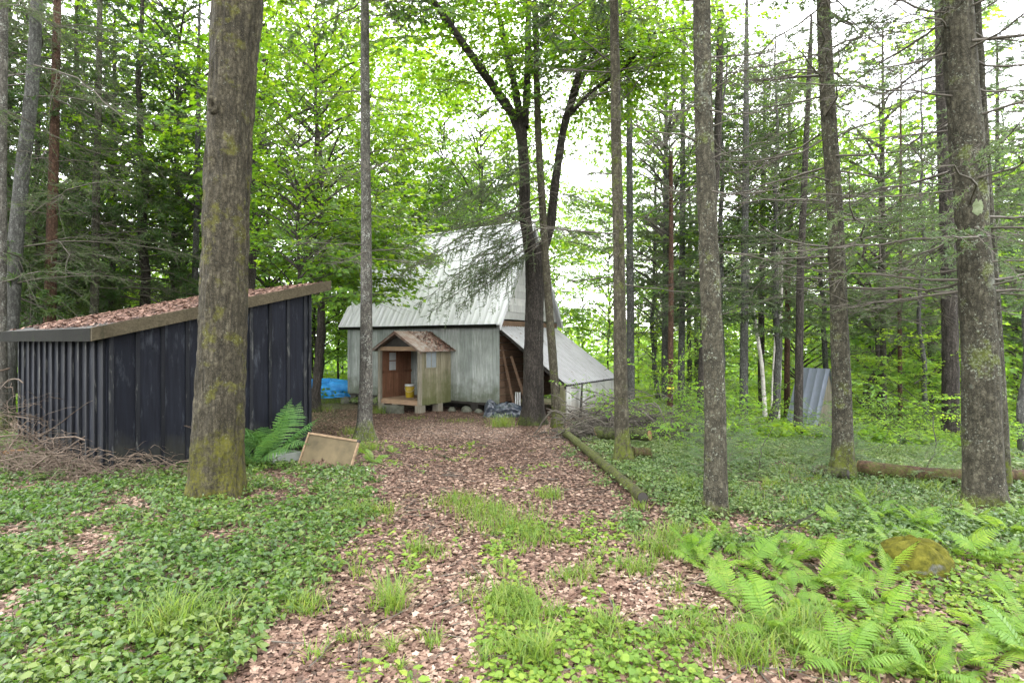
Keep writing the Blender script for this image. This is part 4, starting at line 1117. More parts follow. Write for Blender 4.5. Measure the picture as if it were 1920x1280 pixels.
for px, py, d, s, lab in ((1715, 760, 14, 1.0, "brightest yellow green bush left of the big dark furrowed trunk"), (1665, 770, 14.8, .8, "bright bush between the two thin trunks right of the outhouse")):
    x = (px - 960) / F * d
    o = empty("bush", (x, d, float(G(x, d))), lab, "bush"); link("crown", C_under[1], o).scale = (s, s, s * .75)

# distant wood that closes the view
def far_wood():
    g = Geo(); r = np.random.default_rng(3); n = 150000
    y = r.uniform(44, 78, n); u = r.uniform(-1.35, 1.35, n); x = u * y
    top = 8.5 + 4.5 * fbm(u * 7, y * .05, 3) + 2 * fbm(u * 30, y * .1, 5)
    top = np.where((u > .04) & (u < .34), top * .6, top)
    z = G(x, y) + r.random(n) ** 1.1 * np.maximum(top, 3)
    keep = fbm(u * 34 + y * .3, z * .45, 7) > -.30
    P = np.stack([x, y, z], -1)[keep]; k = len(P)
    t = np.clip(.5 + .5 * fbm(P[:, 0] * .25, P[:, 2] * .4, 8) + r.normal(0, .12, k), 0, 1)
    leaf_scatter(g, P, np.tile([0, -.35, .9], (k, 1)), r.uniform(.22, .5, k), OVATE, 0, tint=t, tilt=.7, r=r)
    tag(link("distant_woodland", g.mesh("distant_woodland", [M['mid_leaf']])), "pale green mass of leaves closing the wood in the far distance", "woodland", kind="stuff")
far_wood()

# ------------------------------------------------------------------ floor plants, leaves, grass
def path_off(x, y):
    """signed distance outside the leafy track (negative on it)"""
    c = np.interp(y, [2, 5, 8, 12, 15], [-.55, -.30, -.65, -1.35, -2.0])
    hw = np.interp(y, [2, 5, 8, 12, 15, 17], [1.0, 1.05, 1.45, 2.3, 3.1, 3.4])
    return np.abs(x - c) - hw

def in_build(x, y):
    q = np.stack([x - SA[0], y - SA[1]], -1); a = q @ su; b = q @ sv
    inside = (a > -.02) & (a < SL + .02) & (b > 0) & (b < SWD)
    q = np.stack([x - RX, y - RY], -1); a = q @ np.array([.842, -.539]); b = q @ np.array([.539, .842])
    return inside | ((a > -HL) & (a < 2.1) & (b > 0.05) & (b < 3.4))

def scatter_xy(n, y0, y1, u0, u1, r, powy=1.0):
    y = y0 + (y1 - y0) * r.random(n) ** powy; x = y * r.uniform(u0, u1, n); return x, y

def floor_normal(x, y):
    e = .05
    return norm(np.stack([-(G(x + e, y) - G(x - e, y)) / (2 * e), -(G(x, y + e) - G(x, y - e)) / (2 * e), np.ones_like(x)], -1))

def litter():
    r = np.random.default_rng(21); g = Geo()
    x, y = scatter_xy(330000, 2.2, 16.5, -1.0, .95, r, 1.3)
    off = path_off(x, y)
    p = np.where(off < 0, 1.0, np.clip(1 - off * .3, .55, 1)) * np.interp(y, [2, 6, 16], [.62, .9, .75])
    k = (r.random(len(x)) < p) & ~in_build(x, y); x, y = x[k], y[k]
    n = len(x)
    big = .5 + .5 * fbm(x * 1.1, y * 1.1, 14)
    t = np.clip(r.beta(1.0, 1.25, n) * .85 + .38 * (big - .5) + .10 * np.interp(y, [2.5, 6], [1, 0]), 0, .93)
    sz = r.uniform(.018, .056, n) * np.interp(y, [2, 5, 16], [1.0, 1.0, .95])
    z = G(x, y) + .004 + .013 * r.random(n)
    leaf_scatter(g, np.stack([x, y, z], -1), floor_normal(x, y), sz, DRY, 0, t, tilt=.17, curl=.35, r=r)
    tag(link("leaf_litter", g.mesh("leaf_litter", [M['litter']])), "brown and tan dead leaves strewn over the track and wood floor", "leaves", kind="stuff")
litter()
def twigs():
    r = np.random.default_rng(23); n = 900; x, y = scatter_xy(n, 2.2, 13, -.95, .9, r, 1.1)
    l = r.uniform(.06, .38, n) * np.where(r.random(n) < .1, 1.8, 1); a = r.uniform(0, 6.283, n); t = np.linspace(-.5, .5, 5)
    P = np.stack([x[:, None] + np.cos(a)[:, None] * l[:, None] * t, y[:, None] + np.sin(a)[:, None] * l[:, None] * t, np.zeros((n, 5))], -1) + r.normal(0, .006, (n, 5, 3)) * l[:, None, None] * 4
    P[..., 2] = G(P[..., 0], P[..., 1]) + .018 + .01 * r.random((n, 1)) + .06 * l[:, None] * (t + .5) * r.random((n, 1))
    g = Geo(); g.tubes(P, r.uniform(.0014, .0042, n)[:, None] * np.linspace(1.2, .5, 5), 4, 0, r.random(n))
    tag(link("twig_litter", g.mesh("twig_litter", [M['twig']])), "thin broken twigs strewn over the leaf litter", "twigs", kind="stuff")
twigs()

def rosettes(name, x, y, r, mat, label, cat, leaf=(.05, .085), nl=(3, 6), h=(.04, .12), template=OVATE, tilt=.35, tint=None, spread=.05):
    g = Geo(); n = len(x); c = r.integers(nl[0], nl[1] + 1, n); ix = np.repeat(np.arange(n), c); m = len(ix)
    a = r.uniform(0, 2 * np.pi, m); hh = r.uniform(*h, n)[ix] * r.uniform(.6, 1.1, m)
    out = r.uniform(.2, 1, m) * spread
    P = np.stack([x[ix] + np.cos(a) * out, y[ix] + np.sin(a) * out, G(x, y)[ix] + hh], -1)
    D = np.stack([np.cos(a), np.sin(a), r.normal(.0, .3, m)], -1); D = norm(D)
    N = norm(np.array([0, 0, 1.]) + r.normal(0, tilt, (m, 3))); N = norm(N - D * (N * D).sum(-1, keepdims=True)); Q = np.cross(N, D)
    t = np.array(template); sz = (leaf[0] + (leaf[1] - leaf[0]) * r.beta(1.3, 1.8, m) * r.uniform(.7, 1.3, n)[ix])[:, None, None]; u, v = t[:, 0][None, :, None], t[:, 1][None, :, None]
    fold = r.uniform(.05, .5, m)[:, None, None]
    V = P[:, None] + sz * (u * D[:, None] + v * Q[:, None] + (fold * np.abs(v) - .25 * u ** 2) * N[:, None])
    tt = np.clip((.5 if tint is None else tint[ix]) + r.normal(0, .20, m) + r.normal(0, .16, n)[ix], 0, 1)
    g.polys(V, 0, tt)
    # thin stems
    base = np.stack([x, y, G(x, y)], -1); top = base + np.stack([r.normal(0, .01, n), r.normal(0, .01, n), hh[np.searchsorted(ix, np.arange(n))]], -1)
    g.tubes(np.stack([base, (base + top) / 2, top], 1), .0022, 3, 0, .3)
    tag(link(name, g.mesh(name, [M[mat]])), label, cat, kind="stuff")

r = np.random.default_rng(41)
# glossy cover in the left foreground
x, y = scatter_xy(20000, 2.2, 9.2, -1.0, .05, r)
off = path_off(x, y); d = fbm(x * .8, y * .8, 31); d2 = fbm(x * 2.6, y * 2.6, 35)
k = (x < 0) & (off > -.15 + .25 * d2) & (d * .5 + d2 * .8 > -.22 - .08 * (y < 4)) & (r.random(len(x)) < .78) & ~in_build(x, y) & ~((y > 7.2) & (x > -2.3)); x, y = x[k], y[k]
rosettes("ground_cover_plant", x, y, r, 'cover_leaf', "glossy green ground cover in the left foreground", "ground cover", (.028, .066), (3, 6), (.015, .11), tint=.55 + .4 * fbm(x, y, 6), tilt=.5, spread=.07)
# sparse sprigs on the track
x, y = scatter_xy(2600, 2.3, 10, -.35, .35, r); off = path_off(x, y)
k = (off < .1) & (fbm(x * 1.6, y * 1.6, 44) > .12); x, y = x[k], y[k]
rosettes("seedling_sprigs", x, y, r, 'clover_leaf', "small green sprigs sprouting through the leaves on the track", "sprigs", (.03, .065), (2, 4), (.015, .05), OVATE)
# silvery cover right of the track
LOGP = np.array([gpt(a, b) for a, b in ((1205, 950), (1160, 908), (1120, 872), (1085, 842), (1058, 818))]); LOGY, LOGX = LOGP[:, 1], LOGP[:, 0]
x, y = scatter_xy(42000, 4.2, 14.5, .05, 1.0, r, .9); off = path_off(x, y); d = fbm(x * .9, y * .9, 51); d2 = fbm(x * 3, y * 3, 52)
k = (x > 0) & (off > .0 + .3 * d2) & (off > .25 + .8 * d2 + .5 * fbm(x * .6, y * .6, 77)) & (d * .5 + d2 * .7 > -.12) & (np.hypot(x - np.interp(y, LOGY, LOGX), 0) > .13) & (r.random(len(x)) < .85) & ~in_build(x, y); x, y = x[k], y[k]
rosettes("wood_floor_cover", x, y, r, 'silver_leaf', "low grey green plants covering the wood floor right of the track", "ground cover", (.024, .056), (3, 6), (.02, .12), tint=.45 + .5 * fbm(x, y, 7), spread=.07)
# clover like patch bottom right
x, y = scatter_xy(6500, 2.3, 5.2, -.05, 1.0, r); d = fbm(x * 1.3, y * 1.3, 61); d2 = fbm(x * 4, y * 4, 62)
k = (d * .6 + d2 * .7 > .20 - .55 * (1 - sstep(2.8, 3.6, y)) * sstep(-.35, .15, x) * (1 - sstep(.7, 1.3, x)) - .2 * sstep(1.4, 2.2, x)) & (x > -.5); x, y = x[k], y[k]
rosettes("clover_patch", x, y, r, 'clover_leaf', "bright round leaved clover patch in the right foreground", "clover", (.020, .046), (2, 4), (.015, .06), ROUND, .25, tint=.55 + .3 * fbm(x, y, 8))
# far herbs and bright ferny carpet under the trees
x, y = scatter_xy(42000, 12, 44, -1.1, 1.1, r, 1.3); d = fbm(x * .35, y * .35, 71)
k = ~in_build(x, y) & ~((x > -7.5) & (x < 2.2) & (y < 22)) & (d > -.35) & (np.abs(x / y) > .03) & ~((np.abs(x / y - .545) < .04) & (x > 0) & (y < 17.5) & (y > 13)); x, y = x[k], y[k]
rosettes("undergrowth", x, y, r, 'bright_leaf', "bright green herb carpet under the far trees", "undergrowth", (.10, .22), (3, 6), (.08, .40), OVATE, .4, tint=.4 + .5 * fbm(x * .5, y * .5, 9), spread=.2)

def grass_blades(name, spots, label, seed=0, kind="stuff"):
    r = np.random.default_rng(seed); X, Y, Hh = [], [], []
    for px, py, rx, n, h in spots:
        d = hit(px, py); w = rx / F * d
        X.append((px - 960) / F * d + r.normal(0, w * .5, n)); Y.append(d + r.normal(0, w * .5, n)); Hh.append(h * r.uniform(.5, 1.15, n))
    x, y, h = map(np.concatenate, (X, Y, Hh)); n = len(x)
    a = r.uniform(0, 2 * np.pi, n); lean = r.uniform(.3, 1.25, n) * h
    dirs = np.stack([np.cos(a), np.sin(a), 0 * a], -1); side = np.stack([-np.sin(a), np.cos(a), 0 * a], -1)
    w = r.uniform(.0022, .0045, n)
    b = np.stack([x, y, G(x, y)], -1)
    pts = [b + dirs * (lean * s ** 2)[:, None] + np.stack([0 * h, 0 * h, h * (s - .25 * s ** 3 * (lean / h))], -1) for s in (0, .4, .75, 1.0)]
    wd = [1, .85, .55]
    g = Geo(); t = np.clip(r.beta(2, 2.5, n), 0, 1)
    for i in range(2):
        g.polys(np.stack([pts[i] - side * (w * wd[i])[:, None], pts[i] + side * (w * wd[i])[:, None], pts[i + 1] + side * (w * wd[i + 1])[:, None], pts[i + 1] - side * (w * wd[i + 1])[:, None]], 1), 0, t)
    g.polys(np.stack([pts[2] - side * (w * .55)[:, None], pts[2] + side * (w * .55)[:, None], pts[3]], 1), 0, t)
    tag(link(name, g.mesh(name, [M['grass']])), label, "grass", kind=kind)
rg = random.Random(8)
spots = [(855, 945, 50, 260, .14), (905, 965, 60, 330, .13), (960, 985, 60, 300, .13), (1005, 1015, 55, 280, .13), (1030, 935, 25, 120, .15), (925, 1000, 50, 160, .1), (950, 1135, 55, 330, .14), (985, 1165, 50, 260, .13),
         (738, 1150, 22, 90, .26), (735, 1135, 25, 60, .2), (783, 1040, 12, 50, .18), (575, 1145, 40, 130, .14), (300, 1190, 55, 160, .2), (345, 1170, 50, 130, .22), (410, 1180, 40, 80, .18), (660, 965, 35, 150, .15), (715, 965, 30, 110, .14),
         (940, 800, 22, 240, .35), (712, 775, 14, 160, .30), (660, 815, 22, 120, .2), (620, 755, 40, 300, .22), (640, 740, 35, 240, .2), (600, 770, 25, 140, .22), (860, 790, 40, 160, .1), (780, 785, 30, 100, .1), (1065, 815, 25, 120, .18),
         (1240, 1040, 40, 200, .16), (1190, 1075, 40, 160, .14), (1260, 1010, 40, 160, .16), (1470, 1205, 70, 260, .17), (1520, 1185, 60, 200, .16), (1400, 1240, 55, 240, .18), (1560, 1250, 70, 170, .16), (1100, 1080, 40, 120, .1), (1130, 1190, 50, 150, .13),
         (1060, 1090, 40, 140, .09), (1020, 1250, 20, 60, .25), (990, 1240, 40, 90, .16), (545, 800, 20, 60, .2), (1700, 1250, 70, 120, .15), (1300, 1180, 40, 120, .12), (690, 845, 30, 130, .2), (655, 840, 18, 110, .22)]
for i in range(70):
    px, py = rg.uniform(560, 1400), rg.uniform(930, 1270); spots.append((px, py, rg.uniform(8, 30), rg.randint(10, 40), rg.uniform(.06, .14)))
for i in range(60):
    px, py = rg.uniform(1200, 1800), rg.uniform(770, 960); spots.append((px, py, rg.uniform(15, 40), rg.randint(30, 80), rg.uniform(.1, .22)))
grass_blades("grass", spots, "thin green grass in tufts on the track and along its edges", 12)

# ------------------------------------------------------------------ ferns
def frond_geo(r, L=.55, pairs=20, wmax=.11, arch=.5):
    g = Geo(); m = 10; t = np.linspace(0, 1, m)
    az = 0
    A = np.stack([L * (t * .8 + .05 * t ** 2), .03 * L * np.sin(t * 3 + r.uniform(0, 6)), L * (.75 * t - arch * .85 * t ** 2.2)], -1)
    g.tubes(A[None], np.linspace(.0035, .001, m)[None], 4, 0, .2)
    V = []
    for k in range(pairs):
        s = .16 + .82 * k / (pairs - 1)
        p = np.array([np.interp(s, t, A[:, i]) for i in range(3)]); tg = norm((np.array([np.interp(min(1, s + .03), t, A[:, i]) for i in range(3)]) - p + 1e-6)[None])[0]
        w = wmax * (np.sin(np.pi * min(1, (s - .08) * 1.0)) ** .8 * .85 + .12) * (1 if s < .55 else (1 - s) / .45 * .9 + .1) * r.uniform(.85, 1.1)
        sd = norm(np.cross(tg, [0, 0, 1.])[None])[0]; up = np.cross(sd, tg)
        for sg in (-1, 1):
            ax = norm((sd * sg + tg * .35 - up * .18 + r.normal(0, .05, 3))[None])[0]
            cr = norm(np.cross(ax, up)[None])[0]
            hw = min(.0125, L / pairs * .40) * (w / wmax) ** .4
            prof = []
            for f0, q in ((0, .5), (.12, 1.0), (.20, .62), (.32, 1.0), (.40, .60), (.54, .92), (.62, .50), (.78, .66), (.85, .34)):
                prof.append((f0, q * hw))
            ring = [p + ax * w * f0 + cr * q for f0, q in prof] + [p + ax * w - up * .10 * w] + [p + ax * w * f0 - cr * q for f0, q in prof[::-1]]
            V.append([c - up * .10 * w * (np.dot(c - p, ax) / w) ** 2 for c in ring])
    V = np.array(V); g.polys(V, 0, np.clip(.5 + r.normal(0, .16, len(V)), 0, 1))
    return g
FR = [frond_geo(np.random.default_rng(300 + i), .55, 18, .115, a).mesh("frond", [M['fern']]) for i, a in enumerate((.35, .5, .62, .75))]
FD = [frond_geo(np.random.default_rng(320 + i), .75, 21, .15, a).mesh("frond", [M['dark_fern']]) for i, a in enumerate((.35, .5, .65))]
def fern(px, py, s, n, label, bank, r, group=None, el=(.0, .5)):
    d = hit(px, py); x = (px - 960) / F * d
    o = empty("fern", (x, d, float(G(x, d))), label, "fern", group, rz=r.uniform(0, 6.28))
    for k in range(n):
        q = link("frond", bank[int(r.integers(len(bank)))], o)
        q.matrix_local = Matrix(bough_M((0, 0, .0), k * 2 * math.pi / n + r.normal(0, .35), r.uniform(*el) + r.normal(0, .10), s * r.uniform(.55, 1.2), r.normal(0, .22)))
r = np.random.default_rng(91)
pos = [(1300, 1040), (1350, 1075), (1420, 1050), (1485, 1110), (1550, 1060), (1600, 1020), (1655, 1010), (1700, 990), (1760, 1005), (1820, 1020), (1880, 1040), (1912, 1090), (1640, 1090), (1560, 1150), (1605, 1215), (1690, 1240), (1770, 1225), (1840, 1200),
       (1905, 1180), (1455, 1180), (1385, 1130), (1855, 1262), (1500, 1020), (1720, 1030), (1585, 1075), (1525, 1095), (1455, 1085), (1330, 1105), (1670, 1050), (1790, 1040), (1850, 1060), (1900, 1010), (1640, 985), (1740, 970), (1575, 1000), (1425, 1105), (1890, 1130),
       (1530, 1240), (1640, 1270), (1740, 1275), (1920, 1250), (1940, 1130), (1950, 1040), (1370, 1040), (1810, 990), (1690, 1015), (1480, 1060), (1610, 1140), (1345, 1020), (1310, 1065), (1405, 1075), (1560, 1100), (1610, 1060), (1720, 1000), (1780, 985), (1830, 1050), (1870, 1010), (1670, 1190), (1720, 1215), (1800, 1245), (1880, 1220), (1580, 1260), (1500, 1150), (1640, 960), (1900, 970), (1660, 1130)]
for px, py in pos:
    if 1680 < px < 1840 and 1045 < py < 1110: continue
    fern(px + r.normal(0, 8), py + r.normal(0, 6), r.uniform(.36, .70), int(r.integers(6, 10)), "light green feathery fern in the fern bed around the right-hand spruces", FR, r, "ferns of the bed by the spruces", (-.1, .45))
for i in range(26):
    px, py = r.uniform(1190, 1480), r.uniform(735, 800)
    fern(px, py, r.uniform(.9, 1.5), 6, "sunlit fern in the bright patch beyond the cut logs", FR, r, "ferns of the sunlit patch beyond the logs", (.1, .5))
fern(512, 866, 1.5, 18, "large deep green fern against the black shed wall", FD, r, None, (.0, .55))
fern(475, 878, .9, 8, "smaller deep green fern at the thick maple's foot by the shed", FD, r, None, (.0, .6))
fern(700, 868, .62, 8, "low pale fern at the foot of the slender grey fir", FR, r, None, (-.05, .3))
fern(738, 850, .4, 6, "tiny fern on the track edge right of the slender fir", FR, r, None, (-.05, .3))
fern(572, 835, .55, 6, "pale fern frond cluster at the shed's right corner", FR, r, None, (.0, .5))

# ------------------------------------------------------------------ things on the floor
def resample(P, m):
    P = np.array(P, float); k = np.linspace(0, len(P) - 1, m); i = np.arange(len(P))
    return np.stack([np.interp(k, i, P[:, c]) for c in range(3)], -1)
def log(name, pxs, rad, mat, label, cat="log", lift=.5, cut=True, seed=0, taper=.8, sides=18, end='cut'):
    P = np.array([gpt(px, py) for px, py in pxs]); P[:, 2] += rad * lift * 2 - rad
    P = resample(P, 24); c = P[0].copy(); P = P - c
    r = np.random.default_rng(seed)
    rr = rad * np.linspace(1, taper, 24) * (1 + .06 * r.normal(0, 1, 24)); P[1:-1] += r.normal(0, rad * .06, (22, 3))
    g = Geo(); g.tubes(P[None], rr[None], sides)
    o = empty(name, tuple(c), label, cat)
    part("bark", g, M[mat], o)
    if cut:
        for i, j in ((0, 1), (-1, -2)):
            t = norm((P[i] - P[j])[None])[0]; q = P[i] + t * .003
            g = Geo(); g.tubes(np.stack([q - t * .004, q + t * .004])[None], rr[i] * .93, 16, cap=True); part("cut_end", g, M[end], o)
    return o
log("fallen_log", [(1058, 818), (1085, 842), (1120, 872), (1160, 908), (1205, 950)], .064, 'moss_bark', "long mossy pole log lying along the track's right edge", seed=1, lift=1.2, taper=.8, end='dark')
log("cut_log", [(1120, 836), (1218, 843)], .105, 'dark_bark', "thick sawn log with tan cut end, upper of the two by the slim mossy spruce", seed=2, lift=1.6)
log("cut_log", [(1165, 868), (1219, 866)], .085, 'red_bark', "shorter sawn log with orange cut end under the thick one", seed=3, lift=1.3)
log("fallen_log", [(1610, 896), (1700, 908), (1790, 915), (1880, 914), (1990, 916)], .085, 'red_bark', "brown fallen trunk lying behind the thick right-hand spruce", seed=4, lift=1.3)
log("fallen_log", [(1525, 895), (1552, 900), (1590, 905)], .07, 'dark_bark', "short dark broken log end left of the mossy footed spruce", seed=5, lift=1.2, end='dark')
log("split_log", [(-40, 868), (15, 862), (44, 858)], .045, 'orange_wood', "fresh orange split log at the left edge by the brush pile", seed=6, lift=1.6, cut=False, taper=.5)
def stick(pxs, rad, label, mat='dark_bark', rise=(0,), forks=3, seed=0, name="fallen_branch"):
    P = np.array([gpt(px, py) for px, py in pxs]); P[:, 2] += np.interp(np.linspace(0, 1, len(P)), np.linspace(0, 1, len(rise)), rise) + rad
    P = resample(P, 16); c = P[0].copy(); P -= c; r = np.random.default_rng(seed); P[1:] += r.normal(0, .012, (15, 3))
    g = Geo(); g.tubes(P[None], np.linspace(rad, rad * .4, 16)[None], 8)
    for k in range(forks):
        i = int(r.integers(5, 14)); d = norm((P[i] - P[i - 2] + r.normal(0, .06, 3) + [0, 0, .03])[None])[0]
        g.tubes((P[i] + np.linspace(0, 1, 4)[:, None] * d * r.uniform(.1, .3))[None], np.linspace(rad * .4, rad * .15, 4)[None], 5)
    o = tag(link(name, g.mesh(name, [M[mat]]), None, tuple(c)), label, "branch")
stick([(1408, 1035), (1450, 1025), (1520, 1015)], .016, "dark dead branch poking up out of the ferns", rise=(.0, .10, .2), seed=1)
stick([(560, 1030), (640, 985), (750, 985)], .006, "thin dead twig arched over the ground cover edge", rise=(.0, .05, .0), seed=2)
stick([(780, 840), (830, 858), (850, 868)], .012, "short dead stick on the track below the porch", rise=(0, .02), seed=3)
stick([(700, 1090), (690, 1070), (720, 1050)], .005, "thin curved twig on the near left of the track", rise=(0, .03, .02), seed=4)
stick([(830, 1110), (880, 1120), (930, 1100)], .005, "thin twig lying across the near track", rise=(0, .02, 0), seed=5)
stick([(1420, 905), (1428, 880), (1450, 860)], .009, "bare twig standing by the speckled spruce", rise=(0, .25, .45), seed=6)
stick([(1730, 905), (1755, 890), (1750, 870)], .010, "bent bare stick rising behind the brown fallen trunk", rise=(0, .35, .7), seed=7)

def brush(name, spec, label, mat, cat="brush pile", thick=1.0):
    """heap of dead twigs; spec rows: pixel foot x, y, spread x (m), spread y (m), height, count"""
    g = Geo(); r = np.random.default_rng(len(label)); c0 = gpt(*spec[0][:2])
    for px, py, sx, sy, h, n, ln in spec:
        c = gpt(px, py); k = 12
        b = c + np.stack([r.normal(0, sx * .5, n), r.normal(0, sy * .5, n), 0 * r.random(n)], -1)
        b[:, 2] = G(b[:, 0], b[:, 1]) + np.abs(r.normal(0, h * .5, n))
        a = r.uniform(0, 2 * np.pi, n); l = ln * r.uniform(.3, 1.1, n); up = r.normal(.12, .35, n)
        t = np.linspace(0, 1, 6)[None, :, None]
        d = np.stack([np.cos(a), np.sin(a) * .7, up], -1)[:, None]
        P = b[:, None] + d * l[:, None, None] * (t - .4) + np.array([0, 0, -1.]) * (t - .2) ** 2 * l[:, None, None] * r.uniform(.0, .7, n)[:, None, None] + r.normal(0, .012, (n, 6, 3))
        P[..., 2] = np.maximum(P[..., 2], G(P[..., 0], P[..., 1]) + .005)
        rad = r.uniform(.0018, .005, n)[:, None] * np.linspace(1.2, .4, 6)[None] * np.where(r.random(n) < .08, 2.6, 1)[:, None] * thick
        g.tubes(P - c0, rad, 3, 0, r.random(n))
    tag(link(name, g.mesh(name, [M[mat]]), None, tuple(c0)), label, cat)
brush("brush_pile", [(110, 890, 1.3, .5, .26, 640, .5), (40, 880, 1.0, .5, .40, 340, .6), (215, 893, .9, .35, .20, 330, .5), (150, 872, 1.3, .4, .5, 130, 1.1), (20, 860, .8, .6, .85, 200, .7)],
      "tangled pile of bare brown twigs in front of the black shed's low wall", 'dead_twig')
brush("brush_pile", [(1140, 820, .9, .6, .55, 560, .8), (1205, 826, 1.2, .7, .60, 640, .85), (1105, 826, .5, .4, .25, 120, .5), (1180, 814, .9, .5, .8, 80, 1.2)],
      "heap of brown brushwood in front of the bleached lean-to wall", 'twig', thick=2.2)

# panel leaning by the fern
def panel():
    d = hit(605, 882); pL = Wp(558, 876, d + .25); pR = Wp(655, 884, d - .05)
    base = (pL + pR) / 2; base[2] = float(G(base[0], base[1])) - .02
    w = float(np.linalg.norm((pR - pL)[:2])); h = .46
    o = empty("leaning_panel", tuple(base), "tan framed board panel leaning back beside the big fern", "panel", rz=math.atan2(pR[1] - pL[1], pR[0] - pL[0]))
    Tl = euler_M((0, 0, 0), 0, R(4), R(-24))
    g = Geo(); g.box((-w / 2 + .02, -.006, .03), (w / 2 - .02, .006, h - .015), 0, .5, Tl); part("board", g, M['panel'], o)
    for lo, hi in (((-w / 2, -.022, .01), (-w / 2 + .022, .010, h)), ((w / 2 - .022, -.022, .01), (w / 2, .010, h)), ((-w / 2 + .024, -.024, h - .024), (w / 2 - .024, .011, h + .002))):
        g = Geo(); g.box(lo, hi, 0, random.random(), Tl); part("rail", g, M['panel_rail'], o)
    g = Geo(); g.box((w / 2 - .03, -.028, h - .03), (w / 2 + .004, .014, h + .006), 0, .5, Tl); part("corner_bracket", g, M['dark'], o)
panel()
g = Geo(); c = gpt(604, 880); n = 260; r = np.random.default_rng(6)
q = r.normal(0, 1, (n, 3)) * [.13, .07, .03]; q[:, 2] = np.abs(q[:, 2]) + .01 + .07 * np.exp(-(q[:, 0] / .14) ** 2 - (q[:, 1] / .1) ** 2) * r.random(n)
leaf_scatter(g, q + [0, -.07, 0], np.tile([0, -.3, .9], (n, 1)), r.uniform(.04, .075, n), [(0, .1), (.3, .2), (.8, .14), (1, 0), (.8, -.14), (.3, -.2)], 0, r.random(n) * .7, tilt=.7, curl=.6, r=r)
tag(link("leaf_heap", g.mesh("leaf_heap", [M['litter']]), None, tuple(c)), "small heap of curled brown leaves against the leaning panel", "leaves", kind="stuff")

def lumpy(name, loc, size, mat, label, cat, seed=0, folds=.12, n=(48, 24), flat=.0, part_name=None, power=.75):
    g = Geo(); a = np.linspace(0, 2 * np.pi, n[0], endpoint=False); e = np.linspace(0.0, np.pi / 2, n[1])
    A, E = np.meshgrid(a, e)
    rr = 1 + folds * 2 * fbm(np.cos(A) * 1.5 + 3, np.sin(A) * 1.5 + E * 1.2, seed) + folds * .8 * np.abs(fbm(A * 2.2, E * 3, seed + 4))
    V = np.stack([np.cos(A) * np.cos(E) ** power * rr * size[0] / 2, np.sin(A) * np.cos(E) ** power * rr * size[1] / 2, np.sin(E) * (1 + folds * fbm(np.cos(A) * 3, np.sin(A) * 3 + E, seed + 7)) * size[2] - .04], -1)
    i = np.arange(n[0] * n[1]).reshape(n[1], n[0])
    f = np.stack([i[:-1], np.roll(i[:-1], -1, 1), np.roll(i[1:], -1, 1), i[1:]], -1).reshape(-1, 4)
    g.add(V, f, smooth=True)
    return tag(link(name, g.mesh(name, [M[mat]]), None, tuple(loc)), label, cat)
rk = gpt(1757, 1090); lumpy("mossy_rock", rk + [0, .18, -.02], (.50, .40, .27), 'moss_rock', "grey boulder capped with yellow green moss among the ferns", "rock", 5, .16, (64, 32), power=.6)
def chunk(px, py, size, rz, mat, label, name="rotten_wood", cat="wood"):
    p = gpt(px, py); g = Geo(); m = 9
    P = np.stack([np.linspace(-.5, .5, m) * size[0], .04 * np.sin(np.arange(m)), size[1] * .4 + 0 * np.arange(m)], -1)
    g.tubes(P[None], size[1] * (.55 + .3 * np.random.default_rng(px).random(m))[None], 9, cap=True)
    o = link(name, g.mesh(name, [M[mat]]), None, tuple(p)); o.rotation_euler = (0, 0, rz); tag(o, label, cat)
chunk(1720, 1112, (.17, .022), .2, 'orange_wood', "small piece of rotten orange wood below the mossy boulder")
chunk(1890, 1140, (.34, .05), -.3, 'dark_bark', "dark rotten log piece at the right edge among ferns")
chunk(1870, 1165, (.22, .035), .2, 'red_bark', "reddish bark piece on the bare soil right of the boulder")

tb = Wp(632, 732, 22.5); tb[2] = float(G(tb[0], tb[1]))
lumpy("tarp_pile", tb + [-.35, .2, 0], (2.5, 1.5, .66), 'blue', "heap under a bright blue tarp beyond the shed", "tarp", 2, .30, (90, 36), power=.5)
sh = gpt(955, 783)
lumpy("plastic_heap", (sh[0] - .05, sh[1] + .25, sh[2]), (.95, .6, .40), 'sheet', "heap of crumpled dark plastic sheeting between house and forked maple", "plastic sheet", 3, .22, (72, 30))
lumpy("plastic_bag", (sh[0] - .50, sh[1] + .35, sh[2]), (.42, .4, .44), 'sheet', "upright dark plastic bag at the house's right corner", "bag", 8, .2, (48, 26))
HM = np.array(Matrix.Translation((RX, RY, HZ)) @ Matrix.Rotation(RZ_H, 4, 'Z'))
def hp(x, y, z): return (HM @ np.array([x, y, z, 1]))[:3]
